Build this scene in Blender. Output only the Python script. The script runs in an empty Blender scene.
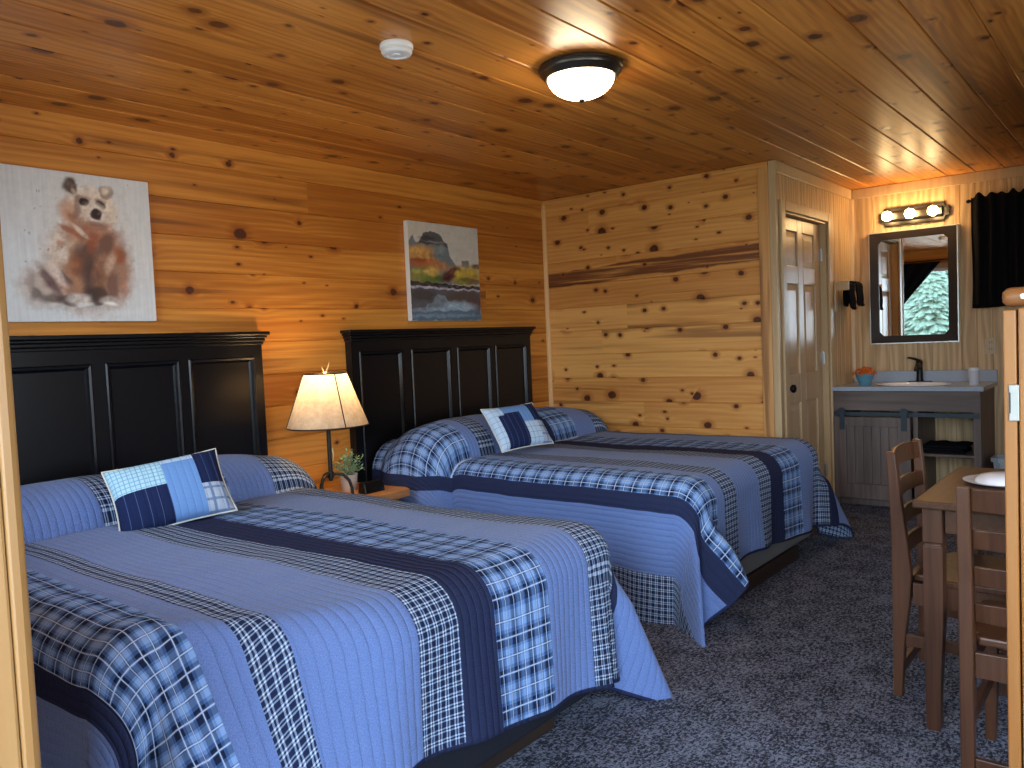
import bpy, bmesh, math, random
from mathutils import Vector, Matrix, noise as mnoise
random.seed(7)
PI = math.pi
WORLD, DOME, BULB, FILA = 14.0, 34.0, 55.0, 190.0
S = bpy.context.scene
COL = S.collection

# ------------------------------------------------------------------ node helper
class T:
    """material tree with a tiny expression language"""
    def __init__(s, name):
        s.m = bpy.data.materials.new(name); s.m.use_nodes = True
        s.t = s.m.node_tree; s.n = s.t.nodes; s.b = s.n['Principled BSDF']; s.out = s.n['Material Output']
    def node(s, typ, **kw):
        nd = s.n.new(typ)
        for k, v in kw.items():
            setattr(nd, k, v)
        return nd
    def put(s, sock, v):
        if isinstance(v, E_): v = v.s
        if isinstance(v, bpy.types.NodeSocket): s.t.links.new(v, sock)
        elif isinstance(v, (tuple, list)):
            v = tuple(v)
            if sock.type == 'RGBA' and len(v) == 3: v = v + (1,)
            sock.default_value = v
        else: sock.default_value = v
    def math(s, op, a, b=None, c=None):
        nd = s.node('ShaderNodeMath', operation=op)
        for i, v in enumerate((a, b, c)):
            if v is not None: s.put(nd.inputs[i], v)
        return E_(s, nd.outputs[0])
    def coord(s, kind='Object'):
        tc = s.node('ShaderNodeTexCoord'); sp = s.node('ShaderNodeSeparateXYZ')
        s.t.links.new(tc.outputs[kind], sp.inputs[0])
        return [E_(s, sp.outputs[i]) for i in range(3)]
    def vec(s, x, y, z=0.0):
        nd = s.node('ShaderNodeCombineXYZ')
        for i, v in enumerate((x, y, z)): s.put(nd.inputs[i], v)
        return E_(s, nd.outputs[0])
    def noise(s, v, scale=1.0, detail=3.0, rough=.55, dist=0.0):
        nd = s.node('ShaderNodeTexNoise'); s.put(nd.inputs['Vector'], v)
        nd.inputs['Scale'].default_value = scale; nd.inputs['Detail'].default_value = detail
        nd.inputs['Roughness'].default_value = rough; nd.inputs['Distortion'].default_value = dist
        return E_(s, nd.outputs['Fac'])
    def rnd(s, v):
        nd = s.node('ShaderNodeTexWhiteNoise', noise_dimensions='3D'); s.put(nd.inputs['Vector'], v)
        return E_(s, nd.outputs['Value'])
    def voro(s, v, scale=1.0, rand=1.0):
        nd = s.node('ShaderNodeTexVoronoi', voronoi_dimensions='2D'); s.put(nd.inputs['Vector'], v)
        nd.inputs['Scale'].default_value = scale; nd.inputs['Randomness'].default_value = rand
        sp = s.node('ShaderNodeSeparateColor'); s.t.links.new(nd.outputs['Color'], sp.inputs[0])
        return E_(s, nd.outputs['Distance']), E_(s, sp.outputs[0]), E_(s, sp.outputs[1])
    def ss(s, v, a, b):      # smoothstep a..b -> 0..1
        nd = s.node('ShaderNodeMapRange', interpolation_type='SMOOTHSTEP')
        s.put(nd.inputs[0], v); s.put(nd.inputs[1], a); s.put(nd.inputs[2], b)
        return E_(s, nd.outputs[0])
    def mix(s, f, a, b, mode='MIX'):
        nd = s.node('ShaderNodeMix', data_type='RGBA', blend_type=mode)
        s.put(nd.inputs[0], f); s.put(nd.inputs[6], a); s.put(nd.inputs[7], b)
        return E_(s, nd.outputs[2])
    def bump(s, h, strength=.3, dist=.004):
        nd = s.node('ShaderNodeBump'); s.put(nd.inputs['Height'], h)
        nd.inputs['Strength'].default_value = strength; nd.inputs['Distance'].default_value = dist
        s.t.links.new(nd.outputs[0], s.b.inputs['Normal'])
    def set(s, color=None, rough=.5, metal=0.0, spec=.5, **kw):
        if color is not None: s.put(s.b.inputs['Base Color'], color)
        s.put(s.b.inputs['Roughness'], rough); s.put(s.b.inputs['Metallic'], metal)
        s.put(s.b.inputs['Specular IOR Level'], spec)
        for k, v in kw.items(): s.put(s.b.inputs[k.replace('_', ' ')], v)
        return s.m
class E_:
    def __init__(s, t, sock): s.t, s.s = t, sock
    def __add__(s, o): return s.t.math('ADD', s, o)
    __radd__ = __add__
    def __sub__(s, o): return s.t.math('SUBTRACT', s, o)
    def __rsub__(s, o): return s.t.math('SUBTRACT', o, s)
    def __mul__(s, o): return s.t.math('MULTIPLY', s, o)
    __rmul__ = __mul__
    def __truediv__(s, o): return s.t.math('DIVIDE', s, o)
    def floor(s): return s.t.math('FLOOR', s)
    def fract(s): return s.t.math('FRACT', s)
    def sin(s): return s.t.math('SINE', s)
    def abs(s): return s.t.math('ABSOLUTE', s)
    def lt(s, o): return s.t.math('LESS_THAN', s, o)
    def gt(s, o): return s.t.math('GREATER_THAN', s, o)
    def max(s, o): return s.t.math('MAXIMUM', s, o)
    def min(s, o): return s.t.math('MINIMUM', s, o)
    def pow(s, o): return s.t.math('POWER', s, o)

def lin(r, g, b):
    f = lambda c: (c/255/12.92 if c/255 <= .04045 else ((c/255+.055)/1.055)**2.4)
    return (f(r), f(g), f(b))

# ------------------------------------------------------------------ wood
def planks(name, al, ac, w, off, light, dark, knot_sc=3.2, knot_max=.085, knot_keep=.55, rough=.38, streak=None, plen=5.5, seed=0.0, contrast=1.0, bump=.12):
    t = T(name); c = t.coord('Object'); a = c['xyz'.index(al)]; q = c['xyz'.index(ac)]
    p = ((q - off)/w).floor()
    r1 = t.rnd(t.vec(p, 3.3+seed, 1.7))
    seg = ((a + r1*plen)/plen).floor()
    r2 = t.rnd(t.vec(p, seg, 9.1+seed)); r3 = t.rnd(t.vec(p, seg, 4.4+seed))
    # knots
    kv = t.vec(a*knot_sc*.8 + p*7.3, q*knot_sc + p*3.1 + seed)
    kd, kc1, kc2 = t.voro(kv)
    kr = knot_max*(.30 + .70*kc2*kc2)
    wob = t.noise(t.vec(a*30, q*30, seed), 1, 2)
    kdw = kd + (wob-.5)*.05
    # a second, denser family of small pin knots
    pd, pc1, pc2 = t.voro(t.vec(a*6.5 + p*3.7, q*13 + p*5.3 + seed*1.7))
    pr_ = .04 + .08*pc2; pk = pc1.lt(knot_keep*.16)
    knot = ((1 - t.ss(kdw, kr*.65, kr))*kc1.lt(knot_keep)).max((1 - t.ss(pd + (wob-.5)*.08, pr_*.6, pr_))*pk)
    halo = ((1 - t.ss(kdw, kr*.9, kr*2.3))*kc1.lt(knot_keep)).max((1 - t.ss(pd, pr_, pr_*2.4))*pk)
    ring = (t.math('EXPONENT', kd*-9.0))*kc1.lt(knot_keep)
    # grain
    warp = t.noise(t.vec(a*.45+r2*40, q*3, r3*20), 1, 1)
    ph = q*170 + warp*46*(.4+r3) + ring*10
    rings = (ph.sin()*.5+.5)
    fine = t.noise(t.vec(a*1.4+r2*31, q*75, r3*9), 1, 4, .6)
    soft = t.noise(t.vec(a*.9+r3*17, q*9, r2*9), 1, 3)
    tone = ((r2-.5)*.45 + (soft-.5)*1.15 + (rings-.5)*.20 + (fine-.5)*.95)*contrast + .5
    col = t.mix(t.ss(tone, .05, .95), dark, light)
    # reddish heartwood streaks in a few boards
    hs = t.noise(t.vec(a*.55+r3*60, q*13+r2*7, 2.2+seed), 1, 3, .5, .4)
    heart = t.ss(hs, .56, .68)*r3.gt(.40)*.62
    if streak:   # one board with a broad dark heartwood band, position (q0,q1) across
        edge = t.noise(t.vec(a*2.2, 1.0, 5.0), 1, 3)*.07
        z0, z1, sl = streak
        qq = q + a*sl + edge
        gr = t.noise(t.vec(a*1.5, q*60, 8.8), 1, 4)
        band = t.ss(qq, z0, z0+.012)*(1-t.ss(qq, z1-.012, z1))*t.ss(gr, .25, .55)
        heart = heart.max(band*.95)
    col = t.mix(heart, col, (.14, .040, .014))
    col = t.mix(halo*.55, col, (dark[0]*.62, dark[1]*.42, dark[2]*.3))
    col = t.mix(knot, col, t.mix(wob, (.035, .010, .006), (.13, .034, .012)))
    t.set(col, rough=rough + fine*.12, spec=.42)
    t.bump(fine*.4 + rings*.25 - knot*.8, bump, .003)
    return t.m

HL, HD = (.68, .285, .048), (.40, .125, .016)        # honey pine light / dark
M = {}
M['wall_pine'] = planks('honey pine wall planks', 'x', 'z', .178, .122, HL, HD, knot_sc=3.6, knot_max=.135, seed=.0, knot_keep=.66)
M['part_pine'] = planks('knotty pine partition planks', 'y', 'z', .178, .122, (.78, .40, .115), (.54, .22, .050), knot_sc=5.2, knot_max=.18, knot_keep=.8, streak=(1.875, 2.000, .037), seed=3.0, contrast=.85)
M['ceil_pine'] = planks('knotty pine ceiling boards', 'x', 'y', .18, .152, (.64, .265, .050), (.34, .105, .014), knot_sc=4.4, knot_max=.17, knot_keep=.72, rough=.30, seed=6.0, contrast=1.3)
M['front_pine'] = planks('pine planks of front wall', 'y', 'z', .178, .122, HL, HD, seed=9.0)
M['pine_trim'] = planks('pine trim boards', 'y', 'z', .9, .0, (.70, .36, .12), (.52, .22, .06), knot_keep=.15, seed=12.0, contrast=.7)
M['pine_trim_v'] = planks('vertical pine trim', 'z', 'y', .9, -.2, (.72, .40, .15), (.56, .27, .085), knot_keep=.2, seed=13.0, contrast=.7)

def plain_wood(name, light, dark, axis='z', scale=1.0, rough=.4, fine_k=.6, spec=.45):
    t = T(name); c = t.coord('Object'); o = list(c)
    i = 'xyz'.index(axis); k = [60*scale]*3; k[i] = 2.5*scale
    v = t.vec(o[0]*k[0], o[1]*k[1], o[2]*k[2]); k2 = [9*scale]*3; k2[i] = .9*scale
    v2 = t.vec(o[0]*k2[0], o[1]*k2[1], o[2]*k2[2])
    f = t.noise(v, 1, 4); s = t.noise(v2, 1, 3, .5, .6)
    col = t.mix(t.ss(f*fine_k + s*(1.2-fine_k), .35, .85), dark, light)
    t.set(col, rough=rough, spec=spec); t.bump(f, .12, .002)
    return t.m

def panel_ply(name, horiz):
    """birch plywood panelling with cathedral grain and vertical grooves (grooves are in the mesh)"""
    t = T(name); c = t.coord('Object'); q = c['xyz'.index(horiz)]; z = c[2]
    sh = (q/.4).floor()
    warp = t.noise(t.vec(q*5 + sh*11, z*.7, sh), 1, 2)
    ph = q*130 + warp*30
    rings = ph.sin()*.5+.5
    f = t.noise(t.vec(q*120, z*4, 1), 1, 4)
    col = t.mix(t.ss(rings*.4 + f*.75, .2, 1.0), (.42, .265, .125), (.66, .46, .25))
    t.set(col, rough=.45, spec=.4); t.bump(f + rings*.4, .08, .002)
    return t.m
M['ply_x'] = panel_ply('birch panelling of door wall', 'x')
M['ply_y'] = panel_ply('birch panelling of vanity wall', 'y')
M['door_wood'] = plain_wood('pale stained door pine', (.57, .40, .225), (.43, .275, .14), 'z', .8, .32)
M['casing'] = plain_wood('pale casing wood', (.58, .42, .24), (.47, .31, .16), 'z', .8, .4)
M['dark_chair'] = plain_wood('walnut brown chair wood', (.108, .045, .022), (.048, .018, .009), 'z', 1.0, .33)
M['dark_table'] = plain_wood('walnut brown table top', (.095, .043, .021), (.050, .021, .011), 'x', 1.0, .38, spec=.3)
M['vanity_wood'] = plain_wood('weathered grey brown vanity wood', (.165, .122, .108), (.070, .049, .043), 'z', .7, .5)
M['vanity_wood_h'] = plain_wood('weathered grey brown vanity wood level grain', (.165, .122, .108), (.070, .049, .043), 'y', .7, .5)
M['frame_pine'] = plain_wood('bright varnished pine', (.40, .175, .045), (.29, .105, .022), 'z', .5, .35)
M['frame_pine_y'] = plain_wood('bright varnished pine rail', (.38, .165, .06), (.28, .11, .034), 'y', .5, .35)
M['jamb_pale'] = plain_wood('pale jamb pine', (.27, .155, .058), (.18, .085, .026), 'z', .5, .4)
M['jamb_gold'] = plain_wood('golden rounded casing pine', (.22, .118, .040), (.165, .078, .022), 'z', .35, .38)
M['slab_wood'] = plain_wood('honey slab wood', (.55, .28, .10), (.33, .13, .04), 'x', .8, .4)
M['night_wood'] = plain_wood('brown nightstand wood', (.25, .12, .05), (.14, .06, .025), 'z', .8, .45)
M['base_wood'] = plain_wood('dark brown bed base wood', (.045, .026, .018), (.020, .012, .009), 'x', .8, .5)

def flat(name, col, rough=.5, metal=0.0, spec=.5, var=.12, sc=25.0, bump=0.0, **kw):
    t = T(name); c = t.coord('Object'); n = t.noise(t.vec(c[0], c[1], c[2]), sc, 3)
    hi = tuple(min(1, x*(1+var)) for x in col); lo = tuple(x*(1-var) for x in col)
    t.set(t.mix(n, lo, hi), rough=rough, metal=metal, spec=spec, **kw)
    if bump: t.bump(n, bump, .003)
    return t.m
M['black_gloss'] = flat('black satin lacquer', (.0045, .0045, .0058), .30, spec=.32, var=.3)
M['black_cloth'] = flat('black curtain cloth', (.006, .006, .008), .95, spec=.12, sc=300, bump=.2)
M['black_towel'] = flat('black terry towel', (.007, .007, .010), .98, spec=.1, sc=420, bump=.8)
M['bronze'] = flat('dark bronze metal', (.075, .066, .055), .34, .85)
M['iron'] = flat('wrought iron', (.03, .026, .024), .42, .7, bump=.3)
M['black_metal'] = flat('black metal', (.010, .010, .011), .35, .5)
M['slate_metal'] = flat('dark slate barn rail metal', (.03, .045, .058), .45, .4)
M['steel'] = flat('brushed steel', (.36, .36, .35), .4, .9)
M['silver'] = flat('silver mirror edge', (.65, .64, .60), .3, .8)
M['white_plastic'] = flat('white plastic', (.80, .82, .83), .4, var=.03)
M['bin_plastic'] = flat('light grey bin plastic', (.42, .48, .55), .45, var=.05)
M['ceramic'] = flat('white glazed ceramic', (.78, .81, .86), .12, var=.03)
M['laminate'] = flat('speckled pale grey laminate', (.34, .395, .48), .25, var=.22, sc=160)
M['canvas_edge'] = flat('white canvas edge', (.72, .73, .74), .85, spec=.1, sc=400)
M['mirror_frame'] = flat('dark brown mirror frame', (.028, .018, .014), .5, spec=.25, var=.25)
M['bedbox_dark'] = flat('charcoal box spring fabric', (.016, .018, .026), .9, spec=.1, sc=300, bump=.3)
M['bedbox_grey'] = flat('grey box spring fabric', (.17, .175, .18), .9, spec=.1, sc=300, bump=.3)
M['mattress'] = flat('white mattress ticking', (.6, .6, .62), .9, spec=.1)
M['pot'] = flat('pale stone plant pot', (.52, .50, .47), .8, bump=.3)
M['leaf'] = flat('grey green leaves', (.16, .27, .15), .6, var=.5, sc=60)
M['soil'] = flat('dark soil', (.03, .02, .014), .95, bump=.8)
M['orange'] = flat('orange dried petals', (.62, .14, .015), .6, var=.5, sc=90)
M['blue_bowl'] = flat('turquoise glazed bowl', (.10, .26, .36), .2, var=.2)
M['twine'] = flat('pale twisted twig', (.62, .45, .22), .7)
M['clock_face'] = flat('dark clock display', (.004, .005, .006), .12, spec=.6)
M['rod_metal'] = flat('black curtain rod metal', (.012, .012, .012), .3, .6)
M['outlet'] = flat('tan outlet plastic', (.50, .38, .24), .4, var=.05)
M['slot'] = flat('black slot', (.01, .01, .01), .6)
M['grass'] = flat('grass ground', (.10, .15, .06), .95, var=.5, sc=3)
M['needles'] = flat('blue green conifer needles', (.075, .115, .080), .8, var=.7, sc=5)
M['bark'] = flat('brown bark', (.10, .06, .04), .9, var=.4)
M['cup_wrap'] = flat('clear plastic wrap white cup', (.62, .65, .72), .25, var=.08)

# carpet: dark slate loop with paler flecks in short dashes
t = T('flecked slate carpet'); c = t.coord('Object')
u = (c[0]+c[1])*.707; v = (c[1]-c[0])*.707
row = (c[1]*70 + t.noise(t.vec(c[0]*18, c[1]*18), 1, 2)*1.6)
d1 = t.noise(t.vec(c[0]*52, c[1]*125, 0), 1, 2, .6, .8)
d2 = t.noise(t.vec(c[0]*150, c[1]*60, 4), 1, 2, .6, .5)
blot = t.noise(t.vec(c[0]*9, c[1]*9, 2), 1, 2)
fl = t.ss(d1*.6 + d2*.55 + (blot-.5)*.22, .50, .68)
fz = t.noise(t.vec(c[0], c[1], c[2]), 500, 2)
col = t.mix(fl*(.45+fz), (.028, .032, .050), (.255, .29, .385))
t.set(col, rough=.95, spec=.1); t.bump(fl + fz, .6, .006); M['carpet'] = t.m

# quilt fabrics, drawn in the cloth's own UV metres
def quilt_bump(t, U, V, extra=None, st=.75):
    puff = ((U*(PI/.028)).sin().abs()).pow(.45)
    cr = t.noise(t.vec(U*28, V*90, 1), 1, 3)
    cross = t.noise(t.vec(U*160, V*160, 3), 1, 2)
    h = puff*.8 + cr*.7 + cross*.12
    t.bump(h, st, .007)
    return puff
def weave(t, U, V):
    return t.noise(t.vec(U*700, V*260, 0), 1, 3, .7)*.6 + t.noise(t.vec(U*240, V*700, 5), 1, 3, .7)*.6 - .1
t = T('chambray blue quilted cotton'); U, V, _ = t.coord('UV')
w = weave(t, U, V); pf = quilt_bump(t, U, V)
col = t.mix(t.ss(w, .30, .68), (.070, .128, .335), (.180, .272, .560))
t.set(col, rough=.9, spec=.12, Sheen_Weight=.15); M['q_plain'] = t.m
t = T('navy quilted cotton'); U, V, _ = t.coord('UV')
w = weave(t, U, V); quilt_bump(t, U, V)
t.set(t.mix(t.ss(w, .2, .8), (.014, .020, .058), (.030, .040, .098)), rough=.9, spec=.12); M['q_navy'] = t.m
def stripes(t, x, per, spans):
    f = (x/per).fract(); r = None
    for a, b in spans:
        s = f.gt(a)*f.lt(b); r = s if r is None else r.max(s)
    return r
t = T('navy and white windowpane check cotton'); U, V, _ = t.coord('UV')
jit = (t.noise(t.vec(U*60, V*60, 2), 1, 2)-.5)*.004
a = stripes(t, U+jit, .028, [(.06, .22), (.38, .54)]); b = stripes(t, V+jit, .028, [(.06, .22), (.38, .54)])
w = weave(t, U, V); quilt_bump(t, U, V, st=.55)
col = t.mix((a+b)*.5, (.012, .020, .062), (.42, .58, .86))
col = t.mix(a*b, col, (.62, .74, .88))
t.set(t.mix(w*.35, col, (.02, .03, .08)), rough=.9, spec=.12); M['q_check'] = t.m
t = T('blue and navy plaid cotton'); U, V, _ = t.coord('UV')
def pl(x, P_): 
    return (stripes(t, x, P_, [(.00, .19), (.27, .37)]), stripes(t, x, P_, [(.215, .248), (.69, .725)]), stripes(t, x, P_, [(.47, .66), (.76, .92)]))
du, wu, lu = pl(U, .072); dv, wv, lv = pl(V, .096)
w = weave(t, U, V); quilt_bump(t, U, V, st=.5)
col = t.mix((lu+lv)*.38, (.075, .17, .42), (.29, .48, .84))
col = t.mix((du+dv)*.50, col, (.008, .012, .035))
col = t.mix((wu.max(wv))*.75, col, (.62, .74, .88))
t.set(t.mix(w*.18, col, (.04, .08, .2)), rough=.9, spec=.12); M['q_plaid'] = t.m
def patch(name, base, line=None, per=.02, ww=.12, both=True):
    t = T(name); U, V, _ = t.coord('UV'); w = weave(t, U, V); quilt_bump(t, U, V, st=.45)
    col = t.mix(t.ss(w, .2, .8), tuple(x*.82 for x in base), tuple(min(1, x*1.15) for x in base))
    if line:
        a = stripes(t, U, per, [(.0, ww)])
        if both: a = a.max(stripes(t, V, per, [(.0, ww)]))
        col = t.mix(a*.8, col, line)
    t.set(col, rough=.9, spec=.12); return t.m
M['p_aqua'] = patch('pale aqua small check', (.44, .66, .78), (.14, .36, .52), .018, .2)
M['p_navy'] = patch('dark indigo pinstripe', (.013, .022, .075), (.10, .15, .30), .04, .05, False)
M['p_blue'] = patch('cornflower blue patch', (.15, .30, .62))
M['p_grey'] = patch('pale blue grey check', (.40, .49, .62), (.12, .2, .38), .05, .2)
M['p_ice'] = patch('ice blue windowpane', (.48, .64, .82), (.16, .28, .5), .035, .08)
M['piping'] = flat('cream piping', (.66, .67, .60), .9, spec=.1)

# glowing things
def emit(name, col, st):
    t = T(name); t.set((.9, .9, .9), rough=.3, Emission_Color=tuple(col)+(1,), Emission_Strength=st); return t.m
M['dome'] = emit('lit frosted glass dome', (1.0, .80, .52), DOME)
M['bulb'] = emit('lit globe bulb', (1.0, .66, .30), BULB)
M['filament'] = emit('lit lamp bulb', (1.0, .66, .30), FILA)
# lamp shade of mottled parchment
t = T('mottled parchment shade'); c = t.coord('Object')
n = t.noise(t.vec(c[0], c[1], c[2]), 30, 5, .7); n2 = t.noise(t.vec(c[0], c[1], c[2]), 9, 3)
col = t.mix(t.ss(n*.7+n2*.4, .35, .8), (.44, .36, .28), (.66, .58, .46))
tr = t.node('ShaderNodeBsdfTranslucent'); t.put(tr.inputs[0], col)
df = t.node('ShaderNodeBsdfDiffuse'); t.put(df.inputs[0], col)
mx = t.node('ShaderNodeMixShader'); mx.inputs[0].default_value = .42
t.t.links.new(df.outputs[0], mx.inputs[1]); t.t.links.new(tr.outputs[0], mx.inputs[2]); t.t.links.new(mx.outputs[0], t.out.inputs[0])
M['shade'] = t.m
t = T('mirror silvering'); t.set((.86, .88, .88), rough=.015, metal=1.0); M['mirror'] = t.m
t = T('clear window glass')
tp = t.node('ShaderNodeBsdfTransparent'); gl = t.node('ShaderNodeBsdfGlossy'); gl.inputs['Roughness'].default_value = .02
mx = t.node('ShaderNodeMixShader'); fr = t.node('ShaderNodeFresnel'); fr.inputs[0].default_value = 1.2
t.t.links.new(fr.outputs[0], mx.inputs[0]); t.t.links.new(tp.outputs[0], mx.inputs[1]); t.t.links.new(gl.outputs[0], mx.inputs[2])
t.t.links.new(mx.outputs[0], t.out.inputs[0]); M['glass'] = t.m
t = T('painted canvas'); at = t.node('ShaderNodeVertexColor', layer_name='paint'); t.set(E_(t, at.outputs[0]), rough=.8, spec=.15)
c = t.coord('Object'); t.bump(t.noise(t.vec(c[0], c[1], c[2]), 350, 2), .2, .002); M['paint'] = t.m

# ------------------------------------------------------------------ mesh helpers
WL = {}
def finish(name, bm, mat, parent=None, loc=None, smooth=None, bevel=0.0, bseg=2, solid=0.0):
    me = bpy.data.meshes.new(name)
    bmesh.ops.recalc_face_normals(bm, faces=bm.faces[:])
    bm.to_mesh(me); bm.free()
    mats = mat if isinstance(mat, (list, tuple)) else [mat]
    for m in mats: me.materials.append(M[m] if isinstance(m, str) else m)
    o = bpy.data.objects.new(name, me); COL.objects.link(o)
    base = Vector((0, 0, 0))
    if parent is not None:
        base = WL[parent.name]; o.parent = parent
    elif loc is not None:
        base = Vector(loc)
    if parent is None: o.location = base
    me.transform(Matrix.Translation(-base)); WL[o.name] = base.copy()
    if smooth is not None:
        for p in me.polygons: p.use_smooth = True
        if smooth < 180: me.set_sharp_from_angle(angle=math.radians(smooth))
    if solid:
        md = o.modifiers.new('solid', 'SOLIDIFY'); md.thickness = solid; md.offset = 0
    if bevel:
        md = o.modifiers.new('bevel', 'BEVEL'); md.width = bevel; md.segments = bseg; md.limit_method = 'ANGLE'; md.angle_limit = math.radians(40)
    return o
def tag(o, label=None, cat=None, group=None, kind=None):
    for k, v in (('label', label), ('category', cat), ('group', group), ('kind', kind)):
        if v: o[k] = v
    return o
def thing(name, label, cat, loc, group=None, rotz=0.0):
    o = bpy.data.objects.new(name, None); COL.objects.link(o); o.location = loc; o.rotation_euler = (0, 0, rotz)
    o.empty_display_size = .1; WL[o.name] = Vector(loc)
    return tag(o, label, cat, group)
def B(): return bmesh.new()
def box(bm, x0, x1, y0, y1, z0, z1, mi=0):
    v = [bm.verts.new(p) for p in ((x0,y0,z0),(x1,y0,z0),(x1,y1,z0),(x0,y1,z0),(x0,y0,z1),(x1,y0,z1),(x1,y1,z1),(x0,y1,z1))]
    for f in ((0,3,2,1),(4,5,6,7),(0,1,5,4),(1,2,6,5),(2,3,7,6),(3,0,4,7)):
        bm.faces.new([v[i] for i in f]).material_index = mi
    return bm
def prism(bm, poly, axis, a0, a1, mi=0):
    """poly: 2D points in the two other axes (cyclic order), extruded along axis"""
    def P(p, a): return {'x': (a, p[0], p[1]), 'y': (p[0], a, p[1]), 'z': (p[0], p[1], a)}[axis]
    lo = [bm.verts.new(P(p, a0)) for p in poly]; hi = [bm.verts.new(P(p, a1)) for p in poly]
    n = len(poly)
    fs = [bm.faces.new(lo[::-1]), bm.faces.new(hi)]
    fs += [bm.faces.new((lo[i], lo[(i+1) % n], hi[(i+1) % n], hi[i])) for i in range(n)]
    for f in fs: f.material_index = mi
    return bm
def lathe(bm, prof, c, seg=24, axis='z', mi=0):
    """prof: (r, h) pairs, capped where r == 0"""
    rings = []
    for r, h in prof:
        if r < 1e-6: ring = [(0, 0, h)]
        else: ring = [(r*math.cos(2*PI*i/seg), r*math.sin(2*PI*i/seg), h) for i in range(seg)]
        if axis == 'x': ring = [(h, x, y) for x, y, h in ring]
        if axis == 'y': ring = [(x, h, y) for x, y, h in ring]
        rings.append([bm.verts.new((p[0]+c[0], p[1]+c[1], p[2]+c[2])) for p in ring])
    for A, Bq in zip(rings, rings[1:]):
        for i in range(seg):
            j = (i+1) % seg
            q = [A[i % len(A)], A[j % len(A)], Bq[j % len(Bq)], Bq[i % len(Bq)]]
            q = list(dict.fromkeys(q))
            if len(q) > 2: bm.faces.new(q).material_index = mi
    return bm
def tube(bm, pts, r, seg=8, mi=0, cap=True):
    pts = [Vector(p) for p in pts]; n = len(pts); rs = r if isinstance(r, (list, tuple)) else [r]*n
    rings = []; up = None
    for i, p in enumerate(pts):
        d = (pts[min(i+1, n-1)] - pts[max(i-1, 0)]).normalized()
        if up is None: up = Vector((0, 0, 1)) if abs(d.z) < .9 else Vector((1, 0, 0))
        a = (up - d*up.dot(d)).normalized(); b = d.cross(a); up = a
        rings.append([bm.verts.new(p + (a*math.cos(2*PI*k/seg) + b*math.sin(2*PI*k/seg))*rs[i]) for k in range(seg)])
    for A, Bq in zip(rings, rings[1:]):
        for k in range(seg):
            bm.faces.new((A[k], A[(k+1) % seg], Bq[(k+1) % seg], Bq[k])).material_index = mi
    if cap:
        bm.faces.new(rings[0][::-1]).material_index = mi; bm.faces.new(rings[-1]).material_index = mi
    return bm
def gridmesh(bm, f, nu, nv, mi=None):
    V = [[bm.verts.new(f(i, j)) for j in range(nv)] for i in range(nu)]
    for i in range(nu-1):
        for j in range(nv-1):
            fc = bm.faces.new((V[i][j], V[i+1][j], V[i+1][j+1], V[i][j+1]))
            if mi: fc.material_index = mi(i, j)
    return V
def plank_profile(c0, c1, w, off, face, back, g=.006, gd=.006):
    """closed 2D outline (across, depth): boards with V grooves; face -> back"""
    s = 1 if face > back else -1
    pts = [(c0, face)]
    k = math.ceil((c0-off)/w)
    while off + k*w < c1-.001:
        q = off + k*w
        if q > c0+g: pts += [(q-g, face), (q, face-s*gd), (q+g, face)]
        k += 1
    return pts + [(c1, face), (c1, back), (c0, back)]

# ------------------------------------------------------------------ the room
XF, XP, XV, YH, YD, YR, CZ = .35, 5.13, 6.74, 3.758, 1.93, -1.70, 2.388
def struct(o): o['kind'] = 'structure'; return o
struct(finish('floor', box(B(), -.3, XV+.15, YR-.15, YH+.15, -.12, 0), 'carpet'))
bm = B(); prism(bm, [(y, z) for y, z in plank_profile(YR-.15, YH+.15, .18, .152, CZ, CZ+.15)], 'x', .12, XV+.15)
struct(finish('ceiling', bm, 'ceil_pine'))
bm = B(); prism(bm, [(y, z) for z, y in plank_profile(0, CZ, .178, .122, YH, YH+.15)], 'x', .12, XP+.02)
struct(finish('wall_left', bm, 'wall_pine'))
bm = B(); prism(bm, [(x, z) for z, x in plank_profile(0, CZ, .178, .122, XP, XP+.10)], 'y', YD+.001, YH)
struct(finish('wall_partition', bm, 'part_pine'))
def grooved(c0, c1, w, off, face, back): return plank_profile(c0, c1, w, off, face, back, .0035, .004)
# door wall, in three pieces round the opening
DX0, DX1, DZ = 5.276, 6.14, 2.085
bm = B()
prism(bm, [(x, y) for x, y in grooved(XP+.001, DX0, .1, .03, YD, YD+.10)], 'z', 0, CZ)
prism(bm, [(x, y) for x, y in grooved(DX1, XV, .1, .03, YD, YD+.10)], 'z', 0, CZ)
prism(bm, [(x, y) for x, y in grooved(DX0, DX1, .1, .03, YD, YD+.10)], 'z', DZ, CZ)
struct(finish('wall_door_side', bm, 'ply_x'))
bm = B(); prism(bm, [(x, y) for y, x in grooved(YR-.15, YD+.10, .1, .06, XV, XV+.15)], 'z', 0, CZ)
struct(finish('wall_back', bm, 'ply_y'))
W3X0, W3X1, W3Z0 = 1.00, 2.50, .80
bm = B(); box(bm, .12, W3X0, YR-.15, YR, 0, CZ); box(bm, W3X1, XV+.15, YR-.15, YR, 0, CZ); box(bm, W3X0, W3X1, YR-.15, YR, 0, W3Z0); box(bm, W3X0, W3X1, YR-.15, YR, 1.95, CZ)
struct(finish('wall_right', bm, 'wall_pine'))
w_ = struct(thing('window_3', None, None, ((W3X0+W3X1)/2, YR-.07, W3Z0)))  # unseen window, added to bring frontal daylight onto bed feet and walls
bm = B(); f = .045; ya, yb_ = YR-.10, YR-.05
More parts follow.
